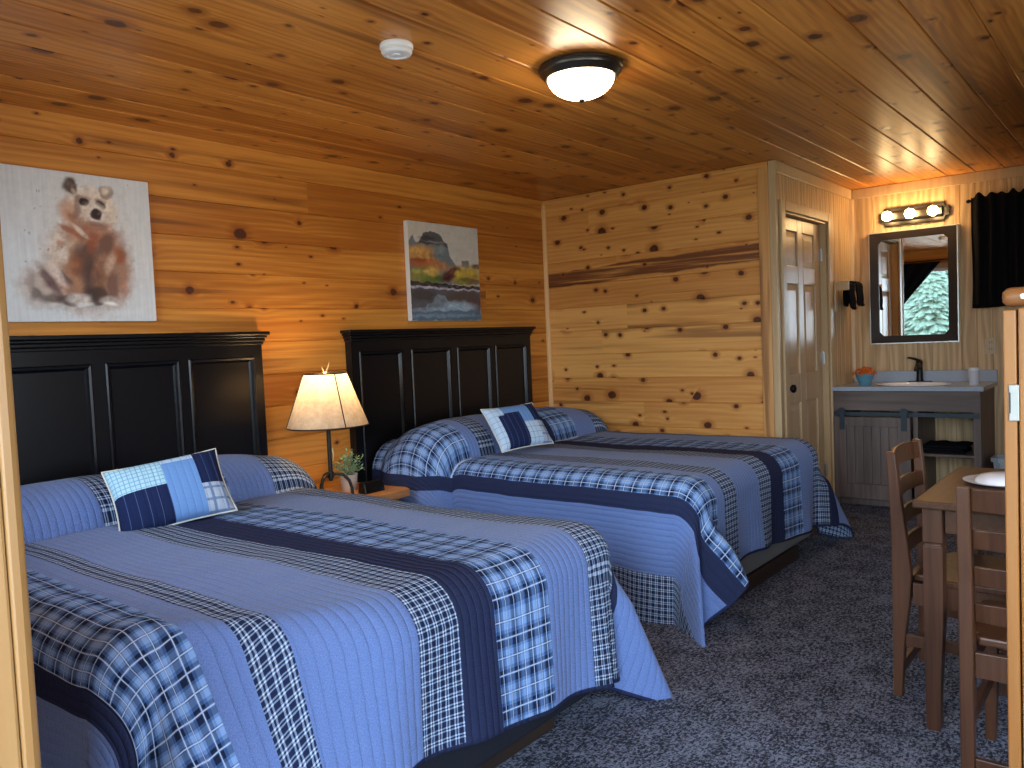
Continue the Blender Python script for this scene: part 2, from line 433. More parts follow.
for a, b, c_, d in ((W3X0, W3X0+f, W3Z0, 1.95), (W3X1-f, W3X1, W3Z0, 1.95), (W3X0+f, W3X1-f, W3Z0, W3Z0+f), (W3X0+f, W3X1-f, 1.95-f, 1.95), ((W3X0+W3X1)/2-.03, (W3X0+W3X1)/2+.03, W3Z0+f, 1.95-f)): box(bm, a, b, ya, yb_, c_, d)
finish('window_frame', bm, 'white_plastic', w_)
finish('pane', box(B(), W3X0+f, W3X1-f, YR-.078, YR-.074, W3Z0+f, 1.95-f), 'glass', w_)
bm = B()
for a, b, c_, d in ((W3X0-.07, W3X0, W3Z0-.07, 2.02), (W3X1, W3X1+.07, W3Z0-.07, 2.02), (W3X0, W3X1, 1.95, 2.02), (W3X0, W3X1, W3Z0-.07, W3Z0)): box(bm, a, b, YR+.0005, YR+.016, c_, d)
finish('casing', bm, 'casing', w_)
# bathroom shell behind the door so that no daylight leaks in
struct(finish('wall_bathroom', box(B(), XP+.1, XV+.15, YH, YH+.15, 0, CZ), 'ply_x'))
struct(finish('wall_bathroom_end', box(B(), XV, XV+.15, YD+.10, YH, 0, CZ), 'ply_y'))
# front wall: door opening where the photographer stands, one window over the near bed, another added for daylight
WY0, WY1, WZ0, WZ1 = 1.62, 3.28, 1.10, 2.12
OY0, OY1, OZ = -.02, 1.00, 2.10
xa, xb = XF-.13, XF
bm = B()
box(bm, xa, xb, WY1, YH+.15, 0, CZ); box(bm, xa, xb, OY1, WY0, 0, CZ)
box(bm, xa, xb, WY0, WY1, 0, WZ0); box(bm, xa, xb, WY0, WY1, WZ1, CZ)
box(bm, xa, xb, OY0, OY1, OZ, CZ); box(bm, xa, xb, -.25, OY0, 0, CZ)
W2Y0, W2Y1 = -1.45, -.25
box(bm, xa, xb, YR-.15, W2Y0, 0, CZ); box(bm, xa, xb, W2Y0, W2Y1, 0, .9); box(bm, xa, xb, W2Y0, W2Y1, WZ1, CZ)
struct(finish('wall_front', bm, 'front_pine'))
# trims
n = [0]
def trim(bm, mat, bevel=.004):
    n[0] += 1; return struct(finish('trim_%d' % n[0], bm, mat, bevel=bevel))
trim(box(B(), XP-.012, XP, YD+.035, YD+.106, 0, CZ-.036), 'pine_trim_v')            # board down the partition's edge
trim(box(B(), XP-.014, XP+.012, YD-.014, YD+.034, 0, CZ-.001), 'casing', .006)       # corner bead
trim(box(B(), XP-.016, XP-.0005, YD+.036, YH-.001, CZ-.036, CZ-.001), 'part_pine')    # strip under the ceiling
bm = B(); prism(bm, [(XP-.026, YH-.0005), (XP-.0005, YH-.0005), (XP-.0005, YH-.026), (XP-.010, YH-.024), (XP-.022, YH-.012)], 'z', 0, CZ-.03)
trim(bm, 'pine_trim_v', 0)                                                             # quarter round in the corner
trim(box(B(), XP+.013, XV-.001, YD-.016, YD-.0005, CZ-.075, CZ-.001), 'casing')
trim(box(B(), XV-.016, XV-.0005, YR+.001, YD-.017, CZ-.075, CZ-.001), 'casing')
bm = B(); prism(bm, [(XV-.03, YD-.0005), (XV-.0005, YD-.0005), (XV-.0005, YD-.03), (XV-.02, YD-.022)], 'z', .9, CZ-.076); trim(bm, 'casing', 0)
# the entrance jamb on the left edge of the picture: pale jamb board and rounded golden casing
trim(box(B(), xa-.01, .327, OY1-.02, OY1-.0005, 0, OZ), 'jamb_pale', .004)
bm = B(); pr = [(.3275, OY1-.022), (.338, OY1-.022), (.346, OY1-.018), (.3485, OY1-.010), (.350, OY1-.0005), (.3275, OY1-.0005)]
prism(bm, pr, 'z', 0, OZ); trim(bm, 'jamb_gold', .003)
trim(box(B(), xa-.01, XF+.0, OY0+.0005, OY0+.012, 0, OZ), 'jamb_pale', .003)

# door to the bathroom
dr = struct(thing('door_1', None, None, (DX0, YD, 0)))
bm = B()     # casing round the opening
box(bm, DX0-.078, DX0-.002, YD-.018, YD-.0005, 0, DZ+.065); box(bm, DX1+.002, DX1+.072, YD-.018, YD-.0005, 0, DZ+.065); box(bm, DX0-.002, DX1+.002, YD-.018, YD-.0005, DZ, DZ+.065)
finish('casing', bm, 'casing', dr, bevel=.005)
bm = B(); box(bm, DX0, DX0+.015, YD+.001, YD+.10, 0, DZ); box(bm, DX1-.015, DX1, YD+.001, YD+.10, 0, DZ); box(bm, DX0, DX1, YD+.001, YD+.10, DZ-.012, DZ-.001)
finish('jamb', bm, 'casing', dr)
bm = B(); x0, x1, zt = DX0+.018, DX1-.018, DZ-.016; yf, yb = YD+.045, YD+.080
st, cs = .115, .10; xm = (x0+x1)/2
zr = [.02, .24, .80, 1.005, 1.62, 1.745, 2.02 , zt]      # rails: bottom, lock, frieze, top
box(bm, x0, x0+st, yf, yb, .02, zt); box(bm, x1-st, x1, yf, yb, .02, zt); box(bm, xm-cs/2, xm+cs/2, yf, yb, .02, zt)
for z0, z1 in ((.02, .24), (.80, 1.005), (1.62, 1.745), (2.02-.04, zt)):
    box(bm, x0+st, xm-cs/2, yf, yb, z0, z1); box(bm, xm+cs/2, x1-st, yf, yb, z0, z1)
leaf = finish('leaf', bm, 'door_wood', dr, bevel=.006)
for z0, z1 in ((.24, .80), (1.005, 1.62), (1.745, 1.98)):
    for pa, pb in ((x0+st, xm-cs/2), (xm+cs/2, x1-st)):
        bm = B(); ym = yf+.016
        o_ = [(pa, z0), (pb, z0), (pb, z1), (pa, z1)]; i_ = [(pa+.045, z0+.045), (pb-.045, z0+.045), (pb-.045, z1-.045), (pa+.045, z1-.045)]
        vo = [bm.verts.new((x, ym, z)) for x, z in o_]; vi = [bm.verts.new((x, yf+.004, z)) for x, z in i_]
        vb = [bm.verts.new((x, yb-.004, z)) for x, z in o_]
        for i in range(4): j = (i+1) % 4; bm.faces.new((vo[i], vo[j], vi[j], vi[i])); bm.faces.new((vo[i], vb[i], vb[j], vo[j]))
        bm.faces.new(vi); bm.faces.new(vb[::-1])
        finish('panel', bm, 'door_wood', leaf)
bm = B(); kx, kz = 5.365, .915
lathe(bm, [(0, .0), (.030, -.0), (.030, -.008), (.012, -.012), (.011, -.03), (.02, -.036), (.0285, -.048), (.026, -.062), (.012, -.070), (0, -.071)], (kx, yf-.0005, kz), 20, 'y')
finish('knob', bm, 'black_metal', leaf, smooth=40)
for hz in (1.85, 1.09, .25):
    bm = B(); box(bm, DX1-.03, DX1-.017, yf-.012, yf-.0005, hz-.045, hz+.045); tube(bm, [(DX1-.016, yf-.012, hz-.047), (DX1-.016, yf-.012, hz+.047)], .006)
    finish('hinge', bm, 'steel', dr)

# ------------------------------------------------------------------ ceiling fittings
t_ = thing('ceiling_light', 'lit round flush ceiling light with dark bronze ring on the plank ceiling', 'ceiling light', (2.752, 1.803, CZ))
lx, ly = 2.752, 1.803
bm = B(); lathe(bm, [(0, -.001), (.160, -.001), (.168, -.006), (.169, -.016), (.163, -.022), (.161, -.030), (.154, -.036), (.148, -.046), (.141, -.052), (.134, -.052), (.134, -.043), (0, -.043)], (lx, ly, CZ), 48)
finish('ring', bm, 'bronze', t_, smooth=35)
bm = B(); lathe(bm, [(.1325, -.047)] + [(.1325*math.cos(a), -.047-.082*math.sin(a)) for a in [i*PI/24 for i in range(1, 12)]] + [(0, -.129)], (lx, ly, CZ), 48)
finish('dome', bm, 'dome', t_, smooth=180)
bm = B(); lathe(bm, [(0, -.1295), (.012, -.1295), (.012, -.136), (.006, -.143), (0, -.145)], (lx, ly, CZ), 16); finish('finial', bm, 'bronze', t_, smooth=40)
t_ = thing('smoke_detector', 'white round smoke detector on the plank ceiling', 'smoke detector', (2.075, 2.141, CZ))
sx, sy = 2.075, 2.141
bm = B(); lathe(bm, [(0, -.001), (.058, -.001), (.060, -.004), (.060, -.016), (.057, -.020), (0, -.020)], (sx, sy, CZ), 40); finish('base', bm, 'white_plastic', t_, smooth=40)
bm = B(); lathe(bm, [(0, -.0205), (.054, -.0205), (.056, -.030), (.050, -.038), (.036, -.040), (.034, -.037), (.014, -.037), (.013, -.041), (0, -.041)], (sx, sy, CZ), 40); finish('cover', bm, 'white_plastic', t_, smooth=40)

# ------------------------------------------------------------------ beds
def headboard(xc, name_parent):
    hb = name_parent; w = .86; yb, yf = YH-.004, YH-.058
    bm = B()
    xs = [xc-w, xc-w+.057, xc-w+.403, xc-w+.482, xc-w+.84, xc-w+.908, xc-w+1.251, xc-w+1.306, xc-w+1.666, xc+w]
    z0, z1 = .50, 1.285
    for i in range(0, 10, 2): box(bm, xs[i], xs[i+1], yf, yb, .10, 1.36)
    for i in range(1, 9, 2):
        box(bm, xs[i], xs[i+1], yf, yb, z1, 1.36); box(bm, xs[i], xs[i+1], yf, yb, .10, z0)
    o = finish('headboard', bm, 'black_gloss', hb)
    for i in range(1, 9, 2):
        bm = B(); a, b = xs[i], xs[i+1]
        # bolection bead round a flat recessed panel
        prof = [(0, yf-.004), (.006, yf-.010), (.016, yf-.008), (.022, yf+.002), (.028, yf+.010)]
        rings = []
        for d, y in prof:
            rings.append([bm.verts.new(p) for p in ((a+d-.004, y, z0+d), (b-d+.004, y, z0+d), (b-d+.004, y, z1-d+.004), (a+d-.004, y, z1-d+.004))])
        for A, Q in zip(rings, rings[1:]):
            for k in range(4): bm.faces.new((A[k], A[(k+1) % 4], Q[(k+1) % 4], Q[k]))
        bm.faces.new(rings[-1])
        finish('panel', bm, 'black_gloss', o)
    bm = B()
    for k, (ov, za, zb) in enumerate(((.008, 1.350, 1.366), (.015, 1.367, 1.384), (.023, 1.385, 1.398), (.034, 1.399, 1.418))):
        box(bm, xc-w-ov, xc+w+ov, yf-ov, yb, za, zb)
    finish('crown_moulding', bm, 'black_gloss', o, bevel=.004)
    for s in (-1, 1):
        bm = B(); box(bm, xc+s*(w-.04)-.035, xc+s*(w-.04)+.035, yf, yb, 0, .0995); finish('leg', bm, 'black_gloss', o)

def catmull(ctrl, t):
    for i in range(len(ctrl)-1):
        if t <= ctrl[i+1][0] or i == len(ctrl)-2:
            p1, p2 = ctrl[i], ctrl[i+1]; p0 = ctrl[max(i-1, 0)]; p3 = ctrl[min(i+2, len(ctrl)-1)]
            h = p2[0]-p1[0]; s = min(1, max(0, (t-p1[0])/h)); out = []
            for k in (1, 2):
                m1 = (p2[k]-p0[k])/max(p2[0]-p0[0], 1e-6)*h; m2 = (p3[k]-p1[k])/max(p3[0]-p1[0], 1e-6)*h
                out.append((2*s**3-3*s**2+1)*p1[k] + (s**3-2*s**2+s)*m1 + (-2*s**3+3*s**2)*p2[k] + (s**3-s**2)*m2)
            return out
def quilt(spec, parent):
    x0, x1, yf, zt, R = spec['x0'], spec['x1'], spec['yf'], spec['zt'], .125
    yh = YH-.075; xi0, xi1, yi = x0+R, x1-R, yf+R
    L0 = R*PI/2
    dl, dr_, df = spec['dl'], spec['dr'], spec['df']         # cloth length beyond the inner rectangle
    bnd = spec['bands']                                        # [(u, material index of band to the right)]
    ulo, uhi = xi0-dl, xi1+dr_
    us, mi = [ulo, ulo+.012], [4]
    edges = [(max(b[0], ulo+.012), b[1]) for b in bnd]
    for k, (ua, m) in enumerate(edges):
        ub = edges[k+1][0] if k+1 < len(edges) else uhi-.012
        if ub <= us[-1]+1e-4: continue
        nn = max(1, round((ub-us[-1])/.028)); st = us[-1]
        for i in range(nn): us.append(st+(ub-st)*(i+1)/nn); mi.append(m)
    us.append(uhi); mi.append(4)
    vs = [yi-df, yi-df+.012]
    while vs[-1] < spec['yp']-.06: vs.append(vs[-1]+.026)
    while vs[-1] < yh-.012: vs.append(vs[-1]+.013)
    vs[-1] = yh
    def hump(x, y):
        h = 0
        for (px, pw, ph, ex, po) in spec['pillows']:
            s = (x-px)/pw
            if abs(s) < 1:
                h = max(h, ph*(1-abs(s)**ex)**po)
        yc, yw = spec['yp']+.25, .25
        s = (y-yc)/yw
        if s < -1: return 0
        g = math.sqrt(max(0, 1-s*s)) if s < 0 else (1-.55*min(1, s/1.0)**2)
        # the cloth is tucked in under the pillow's front, leaving a crease
        return h*g
    def top(x, y):
        z = zt + .012*mnoise.noise(Vector((x*2.3, y*2.1, spec['seed']))) + .004*mnoise.noise(Vector((x*7, y*9, 3+spec['seed'])))
        dx = min(x-xi0, xi1-x); 
        cre = math.exp(-((y-spec['yp']+.012)/.022)**2)*.022
        if 'crease' in spec:
            (ax, ay), (bx_, by_) = spec['crease']; L2 = (bx_-ax)**2+(by_-ay)**2
            k = ((x-ax)*(bx_-ax)+(y-ay)*(by_-ay))/L2; kk = min(1, max(0, k)); d_ = ((x-ax)*(by_-ay)-(y-ay)*(bx_-ax))/math.sqrt(L2)
            z += kk*(.030*math.exp(-((d_-.045)/.035)**2) + .018*math.exp(-((d_+.05)/.04)**2) - .030*math.exp(-(d_/.022)**2))*(1 if k > 0 else math.exp(-(k/.1)**2))
        return z + hump(x, y) - cre
    def drape(C, z, nx, ny, rho, D, amp=0.0):
        kn = max(0.0, D[0]*nx + D[1]*ny); fe = math.atan2(1, kn); le = R*fe
        if rho <= le:
            a = rho/R; return Vector((C[0]+nx*R*math.sin(a), C[1]+ny*R*math.sin(a), z-R*(1-math.cos(a))))
        e = rho-le; d = Vector((D[0], D[1], -1)).normalized()
        return Vector((C[0]+nx*R*math.sin(fe), C[1]+ny*R*math.sin(fe), z-R*(1-math.cos(fe)))) + d*e + Vector((nx, ny, 0))*amp*e
    ycut = spec.get('cut', 0)
    def yfoot(x):
        s_ = min(1, max(0, (1.38-x)/.46)); return yi + ycut*s_**1.6
    vmin = vs[0]
    def pos(u, v):
        left = u < xi0; right = u > xi1
        a = xi0-u if left else (u-xi1 if right else 0)
        hx = min(max(u, xi0), xi1); yi_ = yfoot(hx)
        b = max(0, yi_-v)*df/(yi_-vmin); sx = -1 if left else 1
        hy = max(v, yi_)
        z = top(hx, hy)
        uv[0], uv[1] = u, (yi_-b if b else v)
        ks = spec['kl'] if left else spec['kr']; kf = spec['kf']
        if a == 0 and b == 0: return Vector((u, v, z))
        if b == 0:
            g = min(1, hump(hx, hy)/.17)
            w = .05*math.sin(v*7.5+spec['seed']*3) + .03*math.sin(v*17+1)
            # over a pillow the cloth first swells outwards, then hangs
            rr = R + .115*g; ll = rr*PI/2; an = spec['an']; gain = hump(hx, hy) + .065*g
            a2 = a*(an+gain)/an if a < an else a+gain
            uv[0] = hx + sx*a2
            zz = z
            if a2 <= ll:
                q = a2/rr; return Vector((hx+sx*rr*math.sin(q), v, zz-rr*(1-math.cos(q))))
            e = a2-ll; d = Vector((sx*ks*(1-g), 0, -1)).normalized()
            return Vector((hx+sx*rr, v, zz-rr)) + d*e + Vector((sx, 0, 0))*w*e*(1-g)
        if a == 0:
            bb = b*(1 + spec['skew']*max(0, (u-xi0)/(xi1-xi0)-.35)) if b > L0 else b
            w = .03*math.sin(u*11+spec['seed']) + .03*math.sin(u*19+2)
            return drape((u, yi_), z, 0, -1, bb, (0, -kf-(yi_-yi)/.40), w*(1-min(1, (yi_-yi)/.1)))
        rho = math.hypot(a, b)*(1+spec['skew']*(.65 if right else spec.get('tip', 0)*min(a, b)/max(a, b))*(1 if b > L0 else 0)); th = math.atan2(b, a)
        ctrl = spec['cl'] if left else spec['cr']
        hs, hf = catmull(ctrl, math.degrees(th))
        # wide rounding of the corner so that the fold starts gently
        f = min(1, max(0, (rho-L0)/.18))
        kff = kf + (yi_-yi)/.40; base = ((1-th/(PI/2))*ks, th/(PI/2)*kff)
        D = (sx*(base[0]*(1-f) + hs*f), -(base[1]*(1-f) + hf*f))
        return drape((hx, yi_), z, sx*math.cos(th), -math.sin(th), rho, D)
    bm = B()
    nu, nv = len(us), len(vs)
    uv = [0, 0]; V = []; UVS = []
    for i in range(nu):
        V.append([]); UVS.append([])
        for j in range(nv):
            V[i].append(bm.verts.new(pos(us[i], vs[j]))); UVS[i].append(tuple(uv))
    uvl = bm.loops.layers.uv.new('UVMap')
    for i in range(nu-1):
        for j in range(nv-1):
            f = bm.faces.new((V[i][j], V[i+1][j], V[i+1][j+1], V[i][j+1])); f.material_index = 4 if j == 0 else mi[i]
            for lp, (p, q) in zip(f.loops, ((i, j), (i+1, j), (i+1, j+1), (i, j+1))): lp[uvl].uv = UVS[p][q]
    return finish('quilt', bm, ['q_plain', 'q_navy', 'q_check', 'q_plaid', 'q_navy'], parent, smooth=180, solid=.009)

def bed(name, label, spec):
    xc = spec['hx']; x0, x1, yf = spec['x0'], spec['x1'], spec['yf']
    t = thing(name, label, 'bed', ((x0+x1)/2, (yf+YH)/2, 0), 'queen beds in the cabin room')
    headboard(xc, t)
    bx0, bx1, by0 = spec['base']
    bm = B(); bt = .03
    box(bm, bx0, bx1, by0, by0+bt, 0, .078); box(bm, bx0, bx1, YH-.11-bt, YH-.11, 0, .078); box(bm, bx0, bx0+bt, by0+bt, YH-.11-bt, 0, .078); box(bm, bx1-bt, bx1, by0+bt, YH-.11-bt, 0, .078)
    finish('base', bm, 'base_wood', t, bevel=.003)
    cc = spec.get('cut', 0)
    def pl4(m_, y0):
        def arc(cx, cy, r, a0, a1): return [(cx+r*math.cos(math.radians(a0+(a1-a0)*i/5)), cy+r*math.sin(math.radians(a0+(a1-a0)*i/5))) for i in range(6)]
        r = .13; pts = [(x1-m_, YH-.075), (x0+m_, YH-.075)]
        if cc: pts += [(x0+m_, y0+cc+.10), (x0+m_+.05, y0+cc+.05)] + [(x_, y0+.03*(x_ < 1.37)+cc*min(1, max(0, (1.38-x_)/.46))**1.6) for x_ in (.95, 1.0, 1.08, 1.16, 1.24, 1.38)]
        else: pts += arc(x0+m_+r, y0+r, r, 180, 270)
        return pts + arc(x1-m_-r, y0+r, r, 270, 360)
    bm = B(); prism(bm, pl4(.02, spec['by']), 'z', .080, .36); finish('box_spring', bm, spec['box'], t, bevel=.02, bseg=3)
    bm = B(); prism(bm, pl4(.014, yf+.014), 'z', .362, spec['zt']-.035); finish('mattress', bm, 'mattress', t, bevel=.075, bseg=4)
    quilt(spec, t)
    return t
P0, N0, K0, L_ = 0, 1, 2, 3
near = dict(seed=1.0, hx=1.637, x0=.80, x1=2.44, yf=1.50, zt=.652, base=(.95, 2.13, 1.60), by=1.535, box='bedbox_dark',
    cut=.34, an=.19, dl=.625, dr=.625, df=.502, kl=.05, kr=.08, kf=.03, skew=.35, yp=3.235,
    pillows=[(1.36, .64, .165, 2.6, .6), (2.02, .55, .178, 2.0, .8)],
    bands=[(0, K0), (.43, P0), (.66, N0), (.735, L_), (.982, P0), (1.058, K0), (1.14, P0), (1.425, K0), (1.575, N0), (1.725, L_), (1.985, P0), (2.21, K0), (2.425, N0), (2.462, P0), (2.80, K0)],
    crease=((1.02, 2.02), (.90, 1.74)), cl=[(0, .05, 0), (30, .07, .0), (55, .08, .04), (69, .05, .10), (79, .15, .78), (84, .08, .90), (90, 0, .88)],
    cr=[(0, .08, 0), (20, .15, .0), (45, .28, .27), (60, .12, .06), (72, -.04, -.26), (79, .03, -.06), (84, .06, .05), (90, 0, .03)])
far = dict(seed=2.3, hx=3.96, x0=3.25, x1=4.93, yf=1.60, zt=.652, base=(3.45, 4.55, 1.625), by=1.63, box='bedbox_grey',
    an=.14, dl=.755, dr=.585, df=.518, kl=.05, kr=.03, kf=.02, skew=.22, yp=3.10,
    pillows=[(3.64, .56, .20, 3.0, .55), (4.46, .76, .195, 2.0, .9)],
    bands=[(0, K0), (2.875, P0), (3.155, N0), (3.235, L_), (3.43, P0), (3.515, K0), (3.65, P0), (3.925, K0), (4.085, N0), (4.25, L_), (4.515, P0), (4.745, K0), (4.95, N0), (5.03, P0), (5.28, K0)],
    tip=1.3, cl=[(0, .05, 0), (25, .14, .02), (45, .42, .26), (58, .20, .08), (70, .17, .42), (79, .12, .60), (85, .03, .30), (90, 0, .02)],
    cr=[(0, .03, 0), (20, .25, .0), (45, .55, .22), (62, .40, .20), (75, .15, .10), (90, 0, .02)])
bed('bed', 'nearer bed under the bear painting with blue patchwork quilt and black headboard', near)
bed('bed', 'farther bed against the pine partition with blue patchwork quilt and black headboard', far)

# ------------------------------------------------------------------ throw cushions
def cushion(label, c, w, h, th, rot, cells, group='patchwork throw cushions'):
    """cells: function (u,v in 0..1) -> material index"""
    mats = ['p_aqua', 'p_navy', 'p_blue', 'p_grey', 'p_ice']
    n_ = 28; bm = B(); uvl = bm.loops.layers.uv.new('UVMap')
    R = Matrix.Rotation(rot[2], 3, 'Z') @ Matrix.Rotation(rot[1], 3, 'Y') @ Matrix.Rotation(rot[0], 3, 'X')
    def P(u, v, s):
        x, y = u*2-1, v*2-1
        pin = 1 - .06*(1-abs(x)**2)*abs(y)**6; pin2 = 1 - .06*(1-abs(y)**2)*abs(x)**6
        prof = ((1-abs(x)**3)*(1-abs(y)**3))
        return Vector(c) + R @ Vector((x*w/2*pin2, y*h/2*pin, s*th/2*max(0, prof)**.55))
    bmv = {}
    for s in (1, -1):
        for i in range(n_+1):
            for j in range(n_+1):
                e = i in (0, n_) or j in (0, n_)
                if e and s == -1: bmv[(i, j, s)] = bmv[(i, j, 1)]
                else: bmv[(i, j, s)] = bm.verts.new(P(i/n_, j/n_, s))
        for i in range(n_):
            for j in range(n_):
                ix = ((i, j), (i+1, j), (i+1, j+1), (i, j+1)); ix = ix if s == 1 else ix[::-1]
                f = bm.faces.new([bmv[(a, b, s)] for a, b in ix]); f.material_index = cells((i+.5)/n_, (j+.5)/n_)
                for lp, (a, b) in zip(f.loops, ix): lp[uvl].uv = (a/n_*w, b/n_*h)
    o = thing('throw_cushion', label, 'cushion', tuple(c), group)
    finish('cover', bm, mats, o, smooth=180)
    bm = B(); ring = [P(i/n_, 0, 1) for i in range(n_)] + [P(1, i/n_, 1) for i in range(n_)] + [P(1-i/n_, 1, 1) for i in range(n_)] + [P(0, 1-i/n_, 1) for i in range(n_)]
    tube(bm, ring + ring[:2], .004, 6); finish('piping', bm, 'piping', o, smooth=60)
def cells_a(u, v):
    if u > .74 and v > .42: return 1
    if u > .74: return 3
    if u > .46: return 2 if v < .84 else 4
    if v > .52: return 0
    return 1
def cells_b(u, v):
    if u < .14 + .12*(v > .72): return 4
    if u < .52: return 1 if v < .76 else 2
    if v > .5: return 2 if u < .74 else 1
    return 4 if u < .78 else 3
cushion('patchwork throw cushion with aqua check and indigo patches on the nearer bed', (1.612, 3.06, .772), .435, .295, .12, (math.radians(54), math.radians(-6), math.radians(-16)), cells_a)
cushion('patchwork throw cushion with pale blue patches on the farther bed', (3.675, 2.94, .812), .40, .29, .11, (math.radians(54), math.radians(-1), math.radians(-10)), cells_b)

# ------------------------------------------------------------------ nightstand and what stands on it
NZ = .53
t_ = thing('nightstand', 'wooden nightstand with honey slab top standing between the two beds', 'nightstand', (2.86, 3.48, 0))
bm = B(); pr = [(2.55, 3.69), (3.06, 3.69), (3.075, 3.55), (3.07, 3.42), (3.085, 3.28), (3.06, 3.225), (2.98, 3.215), (2.85, 3.228), (2.70, 3.21), (2.56, 3.222)]
prism(bm, pr, 'z', NZ-.042, NZ); finish('top', bm, 'slab_wood', t_, bevel=.006)
bm = B(); box(bm, 2.60, 3.03, 3.28, 3.68, .12, NZ-.043); finish('body', bm, 'night_wood', t_, bevel=.003)
for sx in (2.63, 3.00):
    for sy in (3.31, 3.65): finish('leg', box(B(), sx-.022, sx+.022, sy-.022, sy+.022, 0, .119), 'night_wood', t_)
dw = finish('drawer', box(B(), 2.63, 3.00, 3.262, 3.2795, .30, .46), 'night_wood', t_, bevel=.003)
bm = B(); lathe(bm, [(0, 0), (.008, 0), (.008, -.012), (.016, -.018), (.014, -.028), (0, -.030)], (2.815, 3.2615, .38), 16, 'y'); finish('knob', bm, 'iron', dw, smooth=40)

lx, ly = 2.635, 3.36
t_ = thing('table_lamp', 'lit table lamp with parchment shade and wrought iron legs on nightstand', 'lamp', (lx, ly, NZ))
bm = B(); tube(bm, [(lx, ly, NZ+.10), (lx, ly, 1.10)], .011, 12); lathe(bm, [(0, 0), (.017, 0), (.017, .03), (0, .03)], (lx, ly, NZ+.115), 12); finish('stem', bm, 'iron', t_, smooth=40)
for ang in (-40, 80, 200):
    ca, sa = math.cos(math.radians(ang)), math.sin(math.radians(ang))
    pts = [(0, .128), (.03, .135), (.065, .125), (.092, .095), (.104, .055), (.106, .009)]
    bm = B(); tube(bm, [(lx+ca*r, ly+sa*r, NZ+z) for r, z in pts], .0085, 10); finish('leg', bm, 'iron', t_, smooth=60)
zb, ztp, rb, rt = .915, 1.185, .207, .108
bm = B(); lathe(bm, [(rb+(rt-rb)*i/12, zb+(ztp-zb)*i/12) for i in range(13)], (lx, ly, 0), 48); sh = finish('shade', bm, 'shade', t_, smooth=180)
bm = B()
for r, z in ((rb, zb), (rt, ztp)):
    bm = B(); tube(bm, [(lx+r*math.cos(2*PI*i/40), ly+r*math.sin(2*PI*i/40), z) for i in range(42)], .0035, 6); finish('rim', bm, 'iron', sh, smooth=60)
for ang in (-104, 16, 136):
    ca, sa = math.cos(math.radians(ang)), math.sin(math.radians(ang))
    bm = B(); tube(bm, [(lx+ca*(rb+.003), ly+sa*(rb+.003), zb), (lx+ca*(rt+.003), ly+sa*(rt+.003), ztp)], .003, 6); finish('lacing', bm, 'iron', sh)
bm = B(); lathe(bm, [(0, -.03), (.02, -.022), (.031, 0), (.028, .016), (.016, .036), (.013, .05), (0, .05)][::-1], (lx, ly, 1.125), 16); finish('bulb', bm, 'filament', t_, smooth=180)
bm = B()
for i in range(3): 
    a = math.radians(30+120*i); tube(bm, [(lx, ly, ztp-.004), (lx+rt*math.cos(a), ly+rt*math.sin(a), ztp-.002)], .0025, 6)
finish('spider', bm, 'iron', t_)
bm = B(); tube(bm, [(lx, ly, ztp-.004), (lx+.004, ly-.004, ztp+.012), (lx+.016, ly-.01, ztp+.045), (lx+.020, ly-.012, ztp+.058)], [.004, .004, .003, .0015], 6); tube(bm, [(lx, ly, ztp-.004), (lx-.012, ly, ztp+.018), (lx-.020, ly, ztp+.036)], [.004, .003, .0015], 6)
finish('finial', bm, 'twine', t_)
bm = B(); tube(bm, [(lx+.013, ly-.004, .80), (lx+.018, ly-.008, .765), (lx+.014, ly-.006, .73)], [.006, .004, .003], 6); finish('pull_tag', bm, 'twine', t_)

t_ = thing('potted_plant', 'small leafy plant in pale stone pot on the nightstand', 'plant', (2.865, 3.50, NZ))
px, py = 2.865, 3.50
bm = B(); lathe(bm, [(0, 0), (.038, 0), (.044, .02), (.049, .085), (.052, .09), (.047, .09), (.045, .08), (0, .08)], (px, py, NZ), 24); finish('pot', bm, 'pot', t_, smooth=40)
bm = B(); rs = random.Random(3)
for k in range(34):
    a = rs.uniform(0, 2*PI); el = rs.uniform(.25, 1.45); L = rs.uniform(.09, .16)
    d = Vector((math.cos(a)*math.cos(el), math.sin(a)*math.cos(el)*.7, math.sin(el)))
    base = Vector((px, py, NZ+.08)); tip = base+d*L; tube(bm, [base, base+d*L*.5+Vector((0, 0, .008)), tip], .0012, 4)
    for m_ in range(9):
        q = base + d*L*(.35+.65*m_/8); ld = Vector((rs.uniform(-1, 1), rs.uniform(-1, 1), rs.uniform(-.3, .9))).normalized(); sd = ld.cross(Vector((rs.uniform(-1, 1), rs.uniform(-1, 1), 1))).normalized()
        l, w_ = rs.uniform(.014, .024), .006
        vv = [bm.verts.new(p) for p in (q, q+ld*l*.5+sd*w_, q+ld*l, q+ld*l*.5-sd*w_)]; bm.faces.new(vv)
finish('foliage', bm, 'leaf', t_)
t_ = thing('alarm_clock', 'small black alarm clock on the nightstand beside the plant', 'clock', (2.885, 3.335, NZ))
bm = B(); prism(bm, [(3.305, NZ), (3.37, NZ), (3.362, NZ+.058), (3.318, NZ+.058)], 'x', 2.815, 2.955); finish('body', bm, 'black_metal', t_, bevel=.006)
bm = B(); prism(bm, [(3.3048, NZ+.008), (3.3058, NZ+.008), (3.3156, NZ+.05), (3.3146, NZ+.05)], 'x', 2.825, 2.945); finish('display', bm, 'clock_face', t_)

